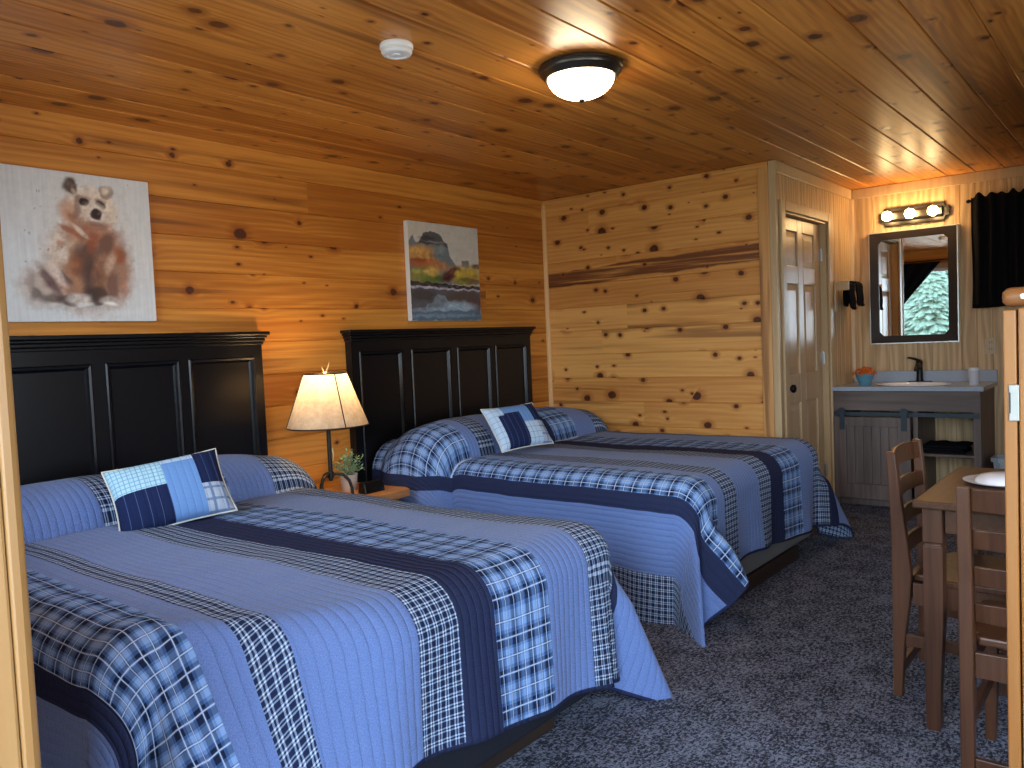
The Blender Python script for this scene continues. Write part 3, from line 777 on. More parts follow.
# ------------------------------------------------------------------ paintings
def smooth01(x): x = max(0, min(1, x)); return x*x*(3-2*x)
def painting(name, label, x0, x1, z0, z1, yb, yf, strokes, bg, nn):
    t = thing(name, label, 'painting', ((x0+x1)/2, yb, z0))
    finish('canvas', box(B(), x0, x1, yf+.001, yb, z0, z1), 'canvas_edge', t, bevel=.003)
    bm = B(); cl = bm.loops.layers.float_color.new('paint') if hasattr(bm.loops.layers, 'float_color') else None
    V = gridmesh(bm, lambda i, j: (x0+.001+(x1-x0-.002)*i/nn, yf, z0+.001+(z1-z0-.002)*j/nn), nn+1, nn+1)
    cols = {}
    for i in range(nn+1):
        for j in range(nn+1):
            u, v = i/nn, 1-j/nn
            w = (mnoise.noise(Vector((u*22, v*22, 1)))*.5 + mnoise.noise(Vector((u*55, v*55, 2)))*.35)
            wu = u + .018*mnoise.noise(Vector((u*14, v*14, 7))); wv = v + .018*mnoise.noise(Vector((u*14, v*14, 17)))
            c = list(bg(u, v))
            for s in strokes:
                if s[0] == 'e':
                    _, cx, cy, rx, ry, rot, col, al, sf = s
                    ca, sa = math.cos(math.radians(rot)), math.sin(math.radians(rot))
                    dx, dy = wu-cx, wv-cy; e = math.hypot((dx*ca+dy*sa)/rx, (-dx*sa+dy*ca)/ry) + w*.22
                    k = al*(1-smooth01((e-1+sf)/(2*sf)))
                else:
                    _, poly, col, al = s; inside = False; j_ = len(poly)-1; X, Y = wu, wv
                    for i_ in range(len(poly)):
                        xi, yi = poly[i_]; xj, yj = poly[j_]
                        if (yi > Y) != (yj > Y) and X < (xj-xi)*(Y-yi)/(yj-yi)+xi: inside = not inside
                        j_ = i_
                    k = al if inside else 0
                if k > 0:
                    k *= (1 + .45*w); k = max(0, min(1, k)); tx_ = 1 + .42*w
                    c = [c[m]*(1-k)+min(1, col[m]*tx_)*k for m in range(3)]
            c = [max(0, min(1, x*(1+.10*w))) for x in c]
            cols[V[i][j]] = c + [1]
    for f in bm.faces:
        for lp in f.loops: lp[cl] = cols[lp.vert]

    finish('picture', bm, 'paint', t)
def e(cx, cy, rx, ry, col, al=.8, rot=0, sf=.45): return ('e', cx, cy, rx, ry, rot, lin(*col), al, sf)
# bear strokes measured on the canvas (u right, v down)
def bearmap(x, y):      # crop pixels of the bear detail -> canvas u,v
    px, py = 20+x*130/666, 165+y*150/768
    top = 163.5 + .1153*px; bot = 322.5 - .0094*px
    v = (py-top)/(bot-top); xl = -2 + 6*v; xr = 147.5 + 11.5*v
    u = (px-xl)/(xr-xl); u = u/(1+.06*(1-u))      # slight foreshortening
    return u, v
def be(x, y, rx, ry, col, al=.8, rot=0, sf=.45):
    u, v = bearmap(x, y); return e(u, v, rx/760, ry/790, col, al, rot, sf)
TAN, RUST, DKB, CRM, BLK = (186, 150, 128), (158, 98, 72), (92, 66, 60), (222, 203, 186), (62, 50, 50)
bear = [be(370, 420, 215, 340, (214, 200, 190), .45, 0, .5), be(140, 620, 120, 105, (186, 166, 154), .9), be(345, 520, 190, 220, TAN, .95),
  be(480, 520, 85, 195, (160, 118, 96), .9), be(225, 440, 65, 110, CRM, .75), be(285, 560, 75, 170, (162, 118, 92), .9), be(340, 470, 55, 120, DKB, .85, 18),
  be(375, 600, 48, 130, (88, 66, 62), .9), be(410, 570, 40, 120, (140, 98, 76), .8), be(350, 340, 120, 60, (170, 112, 84), .85), be(360, 215, 118, 112, CRM, .95, 0, .25), be(250, 235, 45, 62, (196, 150, 122), .8),
  be(455, 240, 45, 66, (222, 204, 184), .85), be(300, 290, 70, 26, RUST, .7, 38), be(395, 312, 75, 22, RUST, .75, -10), be(262, 108, 36, 40, (96, 76, 68), .95, 0, .25), be(275, 125, 16, 16, (190, 165, 145), .7), be(437, 135, 32, 38, (160, 136, 122), .95, 0, .25), be(437, 125, 19, 20, (214, 196, 182), .9),
  be(295, 210, 20, 62, (128, 96, 86), .7, 8), be(322, 172, 42, 20, (150, 116, 98), .7), be(410, 182, 30, 16, (160, 126, 106), .7), be(328, 188, 20, 21, (58, 46, 46), 1, 0, .25), be(410, 199, 21, 22, (58, 46, 46), 1, 0, .25), be(388, 268, 64, 52, (150, 106, 88), .55), be(388, 246, 50, 54, (226, 208, 194), .95), be(388, 250, 29, 31, BLK, 1, 0, .22), be(385, 300, 40, 14, (120, 84, 72), .6),
  be(262, 335, 58, 14, RUST, .8, 32), be(312, 338, 52, 12, CRM, .8, 42), be(370, 400, 30, 60, (150, 84, 62), .7, 15), be(210, 402, 22, 24, RUST, .6), be(225, 460, 28, 40, (228, 214, 202), .6), be(280, 510, 34, 60, (152, 96, 66), .6),
  be(160, 600, 26, 84, (94, 70, 74), .85, -32), be(228, 575, 18, 52, (94, 70, 74), .8, -38), be(195, 560, 22, 70, (226, 208, 198), .6, -35), be(88, 660, 30, 32, (84, 70, 66), .7), be(165, 685, 50, 26, (84, 68, 64), .75), be(235, 695, 40, 28, (76, 60, 58), .8), be(60, 600, 22, 70, (150, 126, 118), .5),
  be(505, 462, 38, 44, (150, 84, 58), .8), be(440, 400, 38, 66, (108, 76, 66), .8, 24), be(475, 620, 26, 90, (120, 86, 76), .8), be(530, 600, 22, 80, (170, 120, 100), .6), be(460, 500, 24, 60, (206, 172, 150), .6, 20), be(390, 665, 70, 46, (74, 60, 56), .8),
  be(300, 692, 54, 28, (206, 192, 184), .9), be(330, 716, 44, 12, (232, 226, 222), .9), be(262, 712, 30, 12, (90, 76, 72), .6), be(458, 692, 46, 28, (196, 178, 168), .9), be(462, 712, 34, 10, (232, 226, 222), .9), be(400, 715, 26, 10, (80, 66, 62), .7), be(300, 735, 230, 12, (190, 184, 180), .5)]
for k in range(30):
    x, y = random.uniform(20, 560), random.uniform(60, 700); bear.append(be(x, y, random.uniform(3, 6), random.uniform(3, 6), (130, 100, 90), .6, 0, .3))
def bear_bg(u, v):
    s = mnoise.noise(Vector((u*60, v*3, 4)))*.5 + mnoise.noise(Vector((u*140, v*4, 9)))*.3
    k = .66 + .12*s; return (k, k*1.0, k*1.01)
painting('bear_painting', 'square canvas painting of a seated brown bear above the nearer headboard', 1.285, 1.948, 1.478, 2.130, YH-.003, YH-.035, bear, bear_bg, 150)
land = [('p', [(0, .20), (.06, .14), (.10, .21), (.16, .19), (.20, .12), (.30, .085), (.42, .10), (.47, .17), (.54, .20), (.56, .33), (.64, .41), (.74, .46), (.74, .62), (0, .62)], lin(112, 118, 122), 1.0),
  ('p', [(.14, .20), (.20, .12), (.30, .085), (.42, .10), (.47, .17), (.54, .20), (.55, .245), (.34, .215), (.14, .225)], lin(84, 82, 84), .85), ('p', [(.73, .43), (.745, .365), (.84, .36), (.86, .44)], lin(120, 118, 118), 1),
  e(.16, .33, .24, .09, (196, 146, 78), .95), e(.42, .30, .10, .06, (120, 138, 142), .7), e(.20, .42, .20, .05, (170, 92, 58), .9), e(.40, .44, .16, .05, (182, 128, 78), .85), e(.95, .42, .07, .035, (70, 54, 50), .95), e(.80, .52, .26, .10, (182, 152, 58), .95), e(.18, .54, .22, .09, (142, 134, 66), .95), e(.30, .50, .10, .05, (206, 164, 84), .8), e(.30, .58, .14, .045, (96, 116, 52), .8), e(.56, .52, .15, .055, (96, 52, 46), .97, -28, .3), e(.90, .58, .14, .035, (104, 74, 56), .8), e(.72, .58, .10, .03, (120, 128, 60), .7),
  ('p', [(0, .60), (.3, .61), (.6, .625), (1, .63), (1, .70), (0, .68)], lin(58, 46, 50), .95), ('p', [(0, .645), (.5, .655), (1, .675), (1, .695), (.5, .675), (0, .67)], lin(186, 178, 190), .9),
  ('p', [(0, .67), (.5, .675), (1, .695), (1, 1), (0, 1)], lin(92, 88, 92), 1), e(.15, .74, .20, .06, (78, 70, 66), .9), e(.75, .76, .28, .07, (92, 76, 66), .9), e(.92, .81, .10, .06, (98, 72, 72), .8), ('p', [(.16, .86), (.30, .80), (.38, .72), (.46, .75), (.54, .82), (.48, .88), (.30, .90)], lin(122, 132, 142), .9),
  e(.25, .155, .10, .018, (60, 58, 60), .7), e(.36, .19, .12, .012, (150, 140, 136), .7), e(.24, .205, .09, .012, (66, 62, 64), .7), e(.45, .26, .04, .05, (138, 150, 152), .6), e(.38, .33, .10, .03, (86, 100, 110), .5),
  e(.10, .28, .10, .035, (206, 160, 92), .8), e(.12, .39, .10, .02, (150, 74, 50), .8), e(.32, .40, .10, .018, (196, 112, 66), .8), e(.08, .50, .07, .03, (172, 166, 92), .8), e(.22, .495, .05, .018, (226, 190, 110), .8), e(.40, .56, .06, .03, (72, 92, 44), .7), e(.68, .50, .05, .03, (216, 186, 80), .8), e(.84, .49, .08, .025, (200, 166, 60), .8), e(.76, .56, .06, .02, (86, 96, 46), .7), e(.92, .52, .06, .02, (160, 120, 60), .7), e(.58, .49, .05, .02, (130, 76, 64), .8, -28), e(.52, .55, .06, .02, (70, 38, 38), .8, -28),
  e(.68, .86, .22, .06, (160, 178, 194), .95), e(.50, .90, .30, .035, (146, 166, 184), .8), ('p', [(0, .91), (.4, .90), (1, .89), (1, 1), (0, 1)], lin(92, 110, 128), .9), e(.4, .95, .5, .02, (130, 148, 164), .7), e(.15, .89, .2, .02, (140, 156, 170), .6)]
def land_bg(u, v):
    s = mnoise.noise(Vector((u*9, v*9, 5)))*.5 + mnoise.noise(Vector((u*30, v*30, 6)))*.3
    k = .54 + .10*s; return (k*1.04, k*.98, k*.86)
painting('landscape_painting', 'canvas painting of a grey mountain over a lake above the farther headboard', 3.620, 4.290, 1.468, 2.105, YH-.003, YH-.042, land, land_bg, 150)

# ------------------------------------------------------------------ vanity and the things round it
VX, VY0, VY1, VB = 6.165, .955, 1.915, XV-.006
t_ = thing('vanity', 'weathered grey brown vanity cabinet with sliding barn door and open shelf', 'vanity', (6.44, 1.43, 0))
bm = B(); bt = .03
box(bm, VX, VB, VY1-bt, VY1, .0, .842); box(bm, VX, VB, VY0, VY0+.045, 0, .842); box(bm, VX+.01, VB, 1.345, 1.375, .06, .700)
box(bm, VX+.01, VB, VY0+.045, VY1-bt, .045, .075); box(bm, VX, VB, VY0+.045, 1.345, .385, .405)
box(bm, VX+.03, VX+.045, VY0+.045, VY1-bt, 0, .045)
finish('carcass', bm, 'vanity_wood', t_, bevel=.002)
finish('apron', box(B(), VX-.004, VX+.016, VY0+.002, VY1-.002, .700, .8415), 'vanity_wood_h', t_, bevel=.003)
bm = B(); y0, y1, z0, z1 = 1.385, 1.905, .055, .655; fw = .085
box(bm, VX-.032, VX-.012, y0, y0+fw, z0, z1); box(bm, VX-.032, VX-.012, y1-fw, y1, z0, z1); box(bm, VX-.032, VX-.012, y0+fw, y1-fw, z0, z0+.11); box(bm, VX-.032, VX-.012, y0+fw, y1-fw, z1-.07, z1)
k = y0+fw
while k < y1-fw-.01: box(bm, VX-.024, VX-.014, k, min(k+.057, y1-fw), z0+.11, z1-.07); k += .0585
bd = finish('barn_door', bm, 'vanity_wood', t_, bevel=.003)
for hy in (1.845, 1.425):
    bm = B(); box(bm, VX-.038, VX-.0325, hy-.018, hy+.018, .56, .70); lathe(bm, [(0, -.0445), (.028, -.0445), (.028, -.0385), (0, -.0385)], (VX, hy, .695), 18, 'x'); finish('hanger', bm, 'slate_metal', bd, smooth=40)
finish('barn_rail', box(B(), VX-.0115, VX-.0045, VY0+.004, VY1-.004, .660, .690), 'slate_metal', t_, bevel=.002)
# worktop with a cut-out for the sink
CTZ = .872
ct = thing('countertop', 'pale grey speckled countertop with backsplash on the vanity', 'countertop', (6.44, 1.43, .843))
bm = B(); sy0, sy1, sx0, sx1 = 1.205, 1.635, 6.252, 6.568
for a, b, c_, d in ((VX-.022, VB, VY0-.02, sy0), (VX-.022, VB, sy1, YD-.0065), (VX-.022, sx0, sy0, sy1), (sx1, VB, sy0, sy1)): box(bm, a, b, c_, d, .8435, CTZ)
bmesh.ops.remove_doubles(bm, verts=bm.verts[:], dist=1e-5)
finish('worktop', bm, 'laminate', ct)
finish('backsplash', box(B(), VB-.016, VB, VY0-.02, YD-.0065, CTZ+.0005, CTZ+.085), 'laminate', ct, bevel=.002)
t_ = thing('sink', 'white oval basin set into the vanity countertop', 'sink', (6.41, 1.42, CTZ))
bm = B(); prof = [(.86, .001), (1.10, .0012), (1.14, .004), (1.08, .008), (.98, .005), (.90, -.03), (.80, -.10), (.45, -.14), (.10, -.146), (0, -.146)]
seg = 40; rings = []
for k, z in prof:
    rings.append([bm.verts.new((6.41+.16*k*math.cos(2*PI*i/seg), 1.42+.22*k*math.sin(2*PI*i/seg), CTZ+z)) for i in range(seg)] if k else [bm.verts.new((6.41, 1.42, CTZ+z))])
for A, Q in zip(rings[1:], rings[2:]):
    for i in range(seg):
        q = list(dict.fromkeys([A[i], A[(i+1) % seg], Q[(i+1) % len(Q)], Q[i % len(Q)]])); bm.faces.new(q)
bmesh.ops.delete(bm, geom=rings[0], context='VERTS')
finish('basin', bm, 'ceramic', t_, smooth=180)
bm = B(); lathe(bm, [(0, -.1445), (.022, -.1445), (.02, -.142), (0, -.142)], (6.41, 1.42, CTZ), 16); finish('drain', bm, 'steel', t_)
fx, fy, fz = 6.655, 1.43, CTZ+.0005
t_ = thing('faucet', 'black single lever faucet standing behind the vanity sink', 'faucet', (fx, fy, fz))
bm = B(); prism(bm, [(fx+.026*math.cos(a), fy+.085*math.sin(a)) for a in [2*PI*i/32 for i in range(32)]], 'z', fz, fz+.010); finish('base_plate', bm, 'black_metal', t_, bevel=.003)
bm = B(); tube(bm, [(fx, fy, fz+.010), (fx, fy, fz+.03), (fx, fy, fz+.12), (fx-.006, fy, fz+.155), (fx-.012, fy, fz+.165)], [.026, .023, .021, .024, .018], 16); tube(bm, [(fx-.005, fy, fz+.115), (fx-.05, fy, fz+.135), (fx-.105, fy, fz+.118), (fx-.125, fy, fz+.095)], [.018, .016, .014, .013], 14); finish('body', bm, 'black_metal', t_, smooth=50)
bm = B(); tube(bm, [(fx-.012, fy, fz+.160), (fx-.03, fy+.02, fz+.176), (fx-.055, fy+.06, fz+.190), (fx-.06, fy+.072, fz+.186)], [.014, .010, .007, .005], 10); finish('lever', bm, 'black_metal', t_, smooth=50)
bx, by = 6.37, 1.745
t_ = thing('potpourri_bowl', 'turquoise bowl heaped with orange petals on left end of countertop', 'bowl', (bx, by, CTZ+.0005))
bm = B(); lathe(bm, [(0, 0), (.040, 0), (.042, .008), (.048, .03), (.060, .062), (.068, .085), (.066, .087), (.056, .062), (.044, .032), (.03, .014), (0, .012)], (bx, by, CTZ+.0005), 28); finish('bowl', bm, 'blue_bowl', t_, smooth=60)
bm = B(); rs = random.Random(11)
for k in range(150):
    a = rs.uniform(0, 2*PI); r = .084*math.sqrt(rs.random()); z = CTZ+.084+.046*(1-(r/.080)**2)+rs.uniform(-.006, .008)
    q = Vector((bx+r*math.cos(a), by+r*math.sin(a), z)); d1 = Vector((rs.uniform(-1, 1), rs.uniform(-1, 1), rs.uniform(-.3, .8))).normalized(); d2 = d1.cross(Vector((rs.uniform(-1, 1), rs.uniform(-1, 1), 1))).normalized()
    l, w_ = rs.uniform(.014, .024), .009
    vv = [bm.verts.new(p) for p in (q-d1*l*.5, q+d2*w_+Vector((0, 0, .003)), q+d1*l*.5, q-d2*w_+Vector((0, 0, .003)))]; bm.faces.new(vv)
lathe(bm, [(.058, .075), (.050, .092), (.03, .112), (0, .118)], (bx, by, CTZ), 20)
tag(finish('petals', bm, 'orange', t_), 'orange dried petals', None, None, 'stuff')
t_ = thing('wrapped_cup', 'stack of clear wrapped white cups on right end of countertop', 'cup', (6.40, 1.03, CTZ+.0005))
bm = B(); lathe(bm, [(0, 0), (.030, 0), (.036, .095), (.038, .098), (.034, .098), (.028, .006), (0, .006)], (6.40, 1.03, CTZ+.0005), 24); finish('cup', bm, 'cup_wrap', t_, smooth=50)
bm = B(); lathe(bm, [(.030, .0), (.0365, .055), (.038, .062), (.0355, .062)], (6.40, 1.03, CTZ+.055), 24); finish('rim', bm, 'white_plastic', t_, smooth=50)
# folded towels on the vanity shelf
def folded(name, label, x0, x1, y0, y1, z0, layers, lh, group):
    o = None; t = thing(name, label, 'towel', ((x0+x1)/2, (y0+y1)/2, z0), group)
    for k in range(layers):
        bm = B(); zc = z0+lh*k+lh/2+.0005
        pr = []
        for a in [i*PI/8 for i in range(-4, 5)]: pr.append((x0+.012-.010*math.cos(a)-.002*k, zc+lh*.48*math.sin(a)))
        pr = pr[::-1]
        pr = [(x1, zc-lh*.48), (x1, zc+lh*.48)] + pr[::-1]
        yy = .012*math.sin(k*2.1)
        nseg = 8; prev = None
        for s in range(nseg+1):
            y = y0+(y1-y0)*s/nseg+ yy; sag = -.004*math.sin(s*1.7+k) if k else 0
            ring = [bm.verts.new((p[0]+.004*math.sin(s*.9+k), y, p[1]+ (sag if p[1] > zc else 0))) for p in pr]
            if prev:
                for i in range(len(ring)): bm.faces.new((prev[i], prev[(i+1) % len(ring)], ring[(i+1) % len(ring)], ring[i]))
            else: bm.faces.new(ring[::-1])
            prev = ring
        bm.faces.new(prev)
        finish('fold', bm, 'black_towel', t, smooth=60)
    return t
folded('folded_towel', 'black folded towel lying on the open vanity shelf', VX+.02, VX+.30, 1.06, 1.335, .4055, 3, .019, None)
# mirror
my0, my1, mz0, mz1, mx = 1.172, 1.792, 1.167, 2.03, XV-.0045
t_ = thing('wall_mirror', 'dark framed rectangular mirror on the panelled wall above the vanity', 'mirror', (mx, (my0+my1)/2, mz0))
bm = B(); fx0 = mx-.026; iy0, iy1, iz0, iz1 = my0+.068, my1-.068, mz0+.062, mz1-.062; ch = .03
out = [(my0+.008, mz0+.008), (my1-.008, mz0+.008), (my1-.008, mz1-.008), (my0+.008, mz1-.008)]
inn = [(iy0+ch, iz0), (iy1-ch, iz0), (iy1, iz0+ch), (iy1, iz1-ch), (iy1-ch, iz1), (iy0+ch, iz1), (iy0, iz1-ch), (iy0, iz0+ch)]
of, ob = [bm.verts.new((fx0, y, z)) for y, z in out], [bm.verts.new((mx, y, z)) for y, z in out]
nf, nb = [bm.verts.new((fx0+.008, y, z)) for y, z in inn], [bm.verts.new((mx, y, z)) for y, z in inn]
pairs = [(0, (7, 0)), (1, (1, 2)), (2, (3, 4)), (3, (5, 6))]
for F, Nn in ((of, nf), (ob, nb)):
    for k, (a, b) in pairs: bm.faces.new((F[k], Nn[a], Nn[b]))
    for k in range(4): bm.faces.new((F[k], Nn[pairs[k][1][1]], Nn[pairs[(k+1) % 4][1][0]], F[(k+1) % 4]))
for k in range(4): bm.faces.new((of[k], of[(k+1) % 4], ob[(k+1) % 4], ob[k]))
for k in range(8): bm.faces.new((nf[k], nf[(k+1) % 8], nb[(k+1) % 8], nb[k]))
fr = finish('frame', bm, 'mirror_frame', t_)
bm = B(); e_ = .0078
for a, b, c_, d in ((my0, my0+e_, mz0, mz1), (my1-e_, my1, mz0, mz1), (my0+e_, my1-e_, mz0, mz0+e_), (my0+e_, my1-e_, mz1-e_, mz1)): box(bm, fx0+.004, mx, a, b, c_, d)
finish('edge_strip', bm, 'silver', fr)
finish('glass', box(B(), mx-.008, mx-.002, iy0-.003, iy1+.003, iz0-.003, iz1+.003), 'mirror', t_)
# light bar
t_ = thing('vanity_light', 'three bulb bronze light bar mounted above the mirror', 'light fixture', (XV-.004, 1.466, 2.137))
ly0, ly1, lz0, lz1 = 1.222, 1.71, 2.070, 2.203; nt = .035
bm = B(); pr = [(ly0+nt, lz0), (ly1-nt, lz0), (ly1-nt+.006, lz0+nt-.008), (ly1, lz0+nt), (ly1, lz1-nt), (ly1-nt+.006, lz1-nt+.008), (ly1-nt, lz1), (ly0+nt, lz1), (ly0+nt-.006, lz1-nt+.008), (ly0, lz1-nt), (ly0, lz0+nt), (ly0+nt-.006, lz0+nt-.008)]
prism(bm, pr, 'x', XV-.024, XV-.004); finish('back_plate', bm, 'bronze', t_, bevel=.004)
bm = B(); prism(bm, [(XV-.052, 2.112), (XV-.0245, 2.095), (XV-.0245, 2.180), (XV-.052, 2.163)], 'y', ly0+.045, ly1-.045); finish('channel', bm, 'bronze', t_, bevel=.004)
for y in (1.633, 1.474, 1.318):
    bm = B(); lathe(bm, [(0, -.0525), (.026, -.0525), (.024, -.062), (.018, -.066), (0, -.066)], (XV, y, 2.137), 20, 'x'); sk = finish('socket', bm, 'bronze', t_, smooth=40)
    bm = B(); lathe(bm, [(.014, -.0665), (.020, -.072)] + [(.037*math.sin(a), -.104+.037*math.cos(a)) for a in [.5+i*(PI-.5)/12 for i in range(12)]] + [(0, -.141)], (XV, y, 2.137), 20, 'x'); finish('bulb', bm, 'bulb', sk, smooth=180)
# curtain on its rod
t_ = thing('curtain_rod', 'black curtain rod with knob end high on the panelled wall', 'curtain rod', (XV-.06, .60, 2.177))
bm = B(); tube(bm, [(XV-.055, 1.085, 2.177), (XV-.055, -.05, 2.177)], .008, 10); finish('rod', bm, 'rod_metal', t_, smooth=40)
for y in (1.096, -.061):
    bm = B(); lathe(bm, [(0, -.016), (.008, -.014), (.014, -.004), (.014, .004), (.008, .014), (0, .016)], (XV-.055, y, 2.177), 14, 'y'); finish('finial', bm, 'rod_metal', t_, smooth=60)
for y in (1.06, -.02):
    finish('bracket', box(B(), XV-.0545, XV-.005, y-.006, y+.006, 2.158, 2.168), 'rod_metal', t_)
def curtain_mesh(y0, y1, z0, z1, xc, amp, per, nn=180):
    bm = B()
    def f(i, j):
        y = y0+(y1-y0)*i/nn; k = j/24; z = z0+(z1-z0)*k
        ph = y*2*PI/per + .8*math.sin(y*9)
        top = max(0, 1-(z1-z)/.05)
        x = xc + amp*(1-.35*k)*math.sin(ph) + .006*math.sin(y*37+k*3)*(1-k)
        if abs(z-2.177) < .03: x = xc + (x-xc)*.55
        z += (.010*math.sin(ph*1.1+1) + .008*math.sin(y*63))*(k > .97) + .008*math.sin(y*11)*(k < .02)
        return (x, y + .006*math.sin(k*6+y*20)*(1-k), z)
    gridmesh(bm, f, nn+1, 25)
    return bm
cu = tag(finish('curtain', curtain_mesh(.0, 1.078, 1.412, 2.212, XV-.073, .020, .075), 'black_cloth', None, (XV-.06, .5, 1.41), smooth=180, solid=.003), 'short black curtain gathered on its rod right of the mirror', 'curtain')
# outlet
t_ = thing('wall_outlet', 'tan wall outlet on the panelling right of the mirror', 'outlet', (XV-.003, .975, 1.13))
finish('plate', box(B(), XV-.010, XV-.004, .94, 1.01, 1.072, 1.188), 'outlet', t_, bevel=.002)
for z in (1.105, 1.155):
    sk = finish('receptacle', box(B(), XV-.0125, XV-.0102, .957, .993, z-.016, z+.016), 'outlet', t_, bevel=.001)
    bm = B(); box(bm, XV-.0132, XV-.0126, .966, .969, z-.006, z+.008); box(bm, XV-.0132, XV-.0126, .981, .984, z-.006, z+.008); finish('slot', bm, 'slot', sk)
# towel holder on the door wall
t_ = thing('towel_rail', 'small wooden towel holder on the wall beside the bathroom door', 'towel holder', (6.33, YD-.004, 1.44))
finish('back_board', box(B(), 6.262, 6.30, YD-.022, YD-.004, 1.43, 1.66), 'casing', t_, bevel=.004)
for x0_, x1_ in ((6.2625, 6.28), (6.585, 6.603)): finish('arm', box(B(), x0_, x1_, YD-.115, YD-.0225 if x0_ < 6.3 else YD-.004, 1.585, 1.655), 'casing', t_, bevel=.006)
bm = B(); tube(bm, [(6.281, YD-.09, 1.62), (6.584, YD-.09, 1.62)], .012, 12); finish('bar', bm, 'casing', t_, smooth=40)
def hung(label, x0, x1, y, zt, dz1, dz2, rr, seed):
    bm = B(); path = [(y-rr-.012, zt-dz1)] + [(y-rr-.004*(1+math.sin(i)), zt-dz1+dz1*(i+1)/7) for i in range(6)] + [(y+rr*math.cos(a), zt+rr*math.sin(a)) for a in [PI-i*PI/8 for i in range(9)]] + [(y+rr+.002*math.sin(i), zt-dz2*(i+1)/6) for i in range(6)]
    nn = 14
    gridmesh(bm, lambda i, j: (x0+(x1-x0)*i/nn + .006*math.sin(j*.8+seed), path[j][0]+.006*math.sin(i*1.3+seed)*(1 if j < 8 else .2), path[j][1] + .006*math.sin(i*.9+seed)*(1 if j in (0, len(path)-1) else 0)), nn+1, len(path))
    return tag(finish('hand_towel', bm, 'black_towel', None, ((x0+x1)/2, y, zt-dz1), smooth=180, solid=.007), label, 'towel', 'black hand towels on the holder')
hung('black hand towel hanging lower on the door end of the towel holder', 6.29, 6.40, YD-.09, 1.62, .175, .15, .022, 1.0)
hung('black hand towel bunched on the corner end of the towel holder', 6.415, 6.575, YD-.09, 1.62, .15, .13, .036, 2.4)
# waste bin
t_ = thing('waste_bin', 'light grey waste bin standing at right of the vanity', 'bin', (6.42, .76, 0))
bm = B(); pts = lambda w_, d_: [(6.42+sx*d_, .76+sy*w_) for sx, sy in ((-1, -.7), (-.7, -1), (.7, -1), (1, -.7), (1, .7), (.7, 1), (-.7, 1), (-1, .7))]
rings = [[bm.verts.new((x, y, z)) for x, y in pts(w_, d_)] for w_, d_, z in ((.12, .09, .0), (.155, .115, .36), (.147, .108, .36), (.113, .083, .01))]
for A, Q in zip(rings, rings[1:]):
    for i in range(8): bm.faces.new((A[i], A[(i+1) % 8], Q[(i+1) % 8], Q[i]))
bm.faces.new(rings[0][::-1]); bm.faces.new(rings[-1]); finish('body', bm, 'bin_plastic', t_, bevel=.004)
bm = B(); a, b, c_, d = pts(.166, .126), pts(.166, .126), pts(.150, .110), pts(.150, .110)
rings = [[bm.verts.new((x, y, z)) for x, y in pp] for pp, z in ((a, .345), (b, .372), (c_, .372), (d, .362), (pts(.158, .118), .345))]
for A, Q in zip(rings, rings[1:]+rings[:1]):
    for i in range(8): bm.faces.new((A[i], A[(i+1) % 8], Q[(i+1) % 8], Q[i]))
finish('rim', bm, 'bin_plastic', t_)

# ------------------------------------------------------------------ table and chairs
TZ = .748; tx0, tx1, ty0, ty1 = 2.755, 3.50, -.22, .622
t_ = thing('dining_table', 'dark walnut brown square dining table at the right edge', 'table', ((tx0+tx1)/2, (ty0+ty1)/2, 0))
finish('tabletop', box(B(), tx0, tx1, ty0, ty1, TZ-.024, TZ), 'dark_table', t_, bevel=.006)
bm = B(); ax0, ax1, ay0, ay1 = tx0+.045, tx1-.045, ty0+.035, ty1-.035
for a, b, c_, d in ((ax0, ax0+.02, ay0+.05, ay1-.05), (ax1-.02, ax1, ay0+.05, ay1-.05), (ax0+.05, ax1-.05, ay0, ay0+.02), (ax0+.05, ax1-.05, ay1-.02, ay1)): box(bm, a, b, c_, d, TZ-.105, TZ-.0245)
finish('apron', bm, 'dark_table', t_, bevel=.002)
for cx, sx in ((tx0+.032, 1), (tx1-.032, -1)):
    for cy, sy in ((ty0+.022, 1), (ty1-.022, -1)):
        bm = B(); x_, y_ = (cx, cx+sx*.058), (cy, cy+sy*.058)
        prev = None
        for z, i0, i1 in ((TZ-.0245, 0, 0), (.612, 0, 0), (.609, .004, .004), (.602, .004, .004), (.599, 0, 0), (.35, 0, .002), (.15, .0, .012), (0, .002, .016)):
            xx = (cx+sx*i0, cx+sx*(.058-i1)); yy = (cy+sy*i0, cy+sy*(.058-i1))
            ring = [bm.verts.new((p, q, z)) for p, q in ((xx[0], yy[0]), (xx[1], yy[0]), (xx[1], yy[1]), (xx[0], yy[1]))]
            if prev:
                for k in range(4): bm.faces.new((prev[k], prev[(k+1) % 4], ring[(k+1) % 4], ring[k]))
            else: bm.faces.new(ring)
            prev = ring
        bm.faces.new(prev[::-1]); finish('leg', bm, 'dark_chair', t_, bevel=.002)
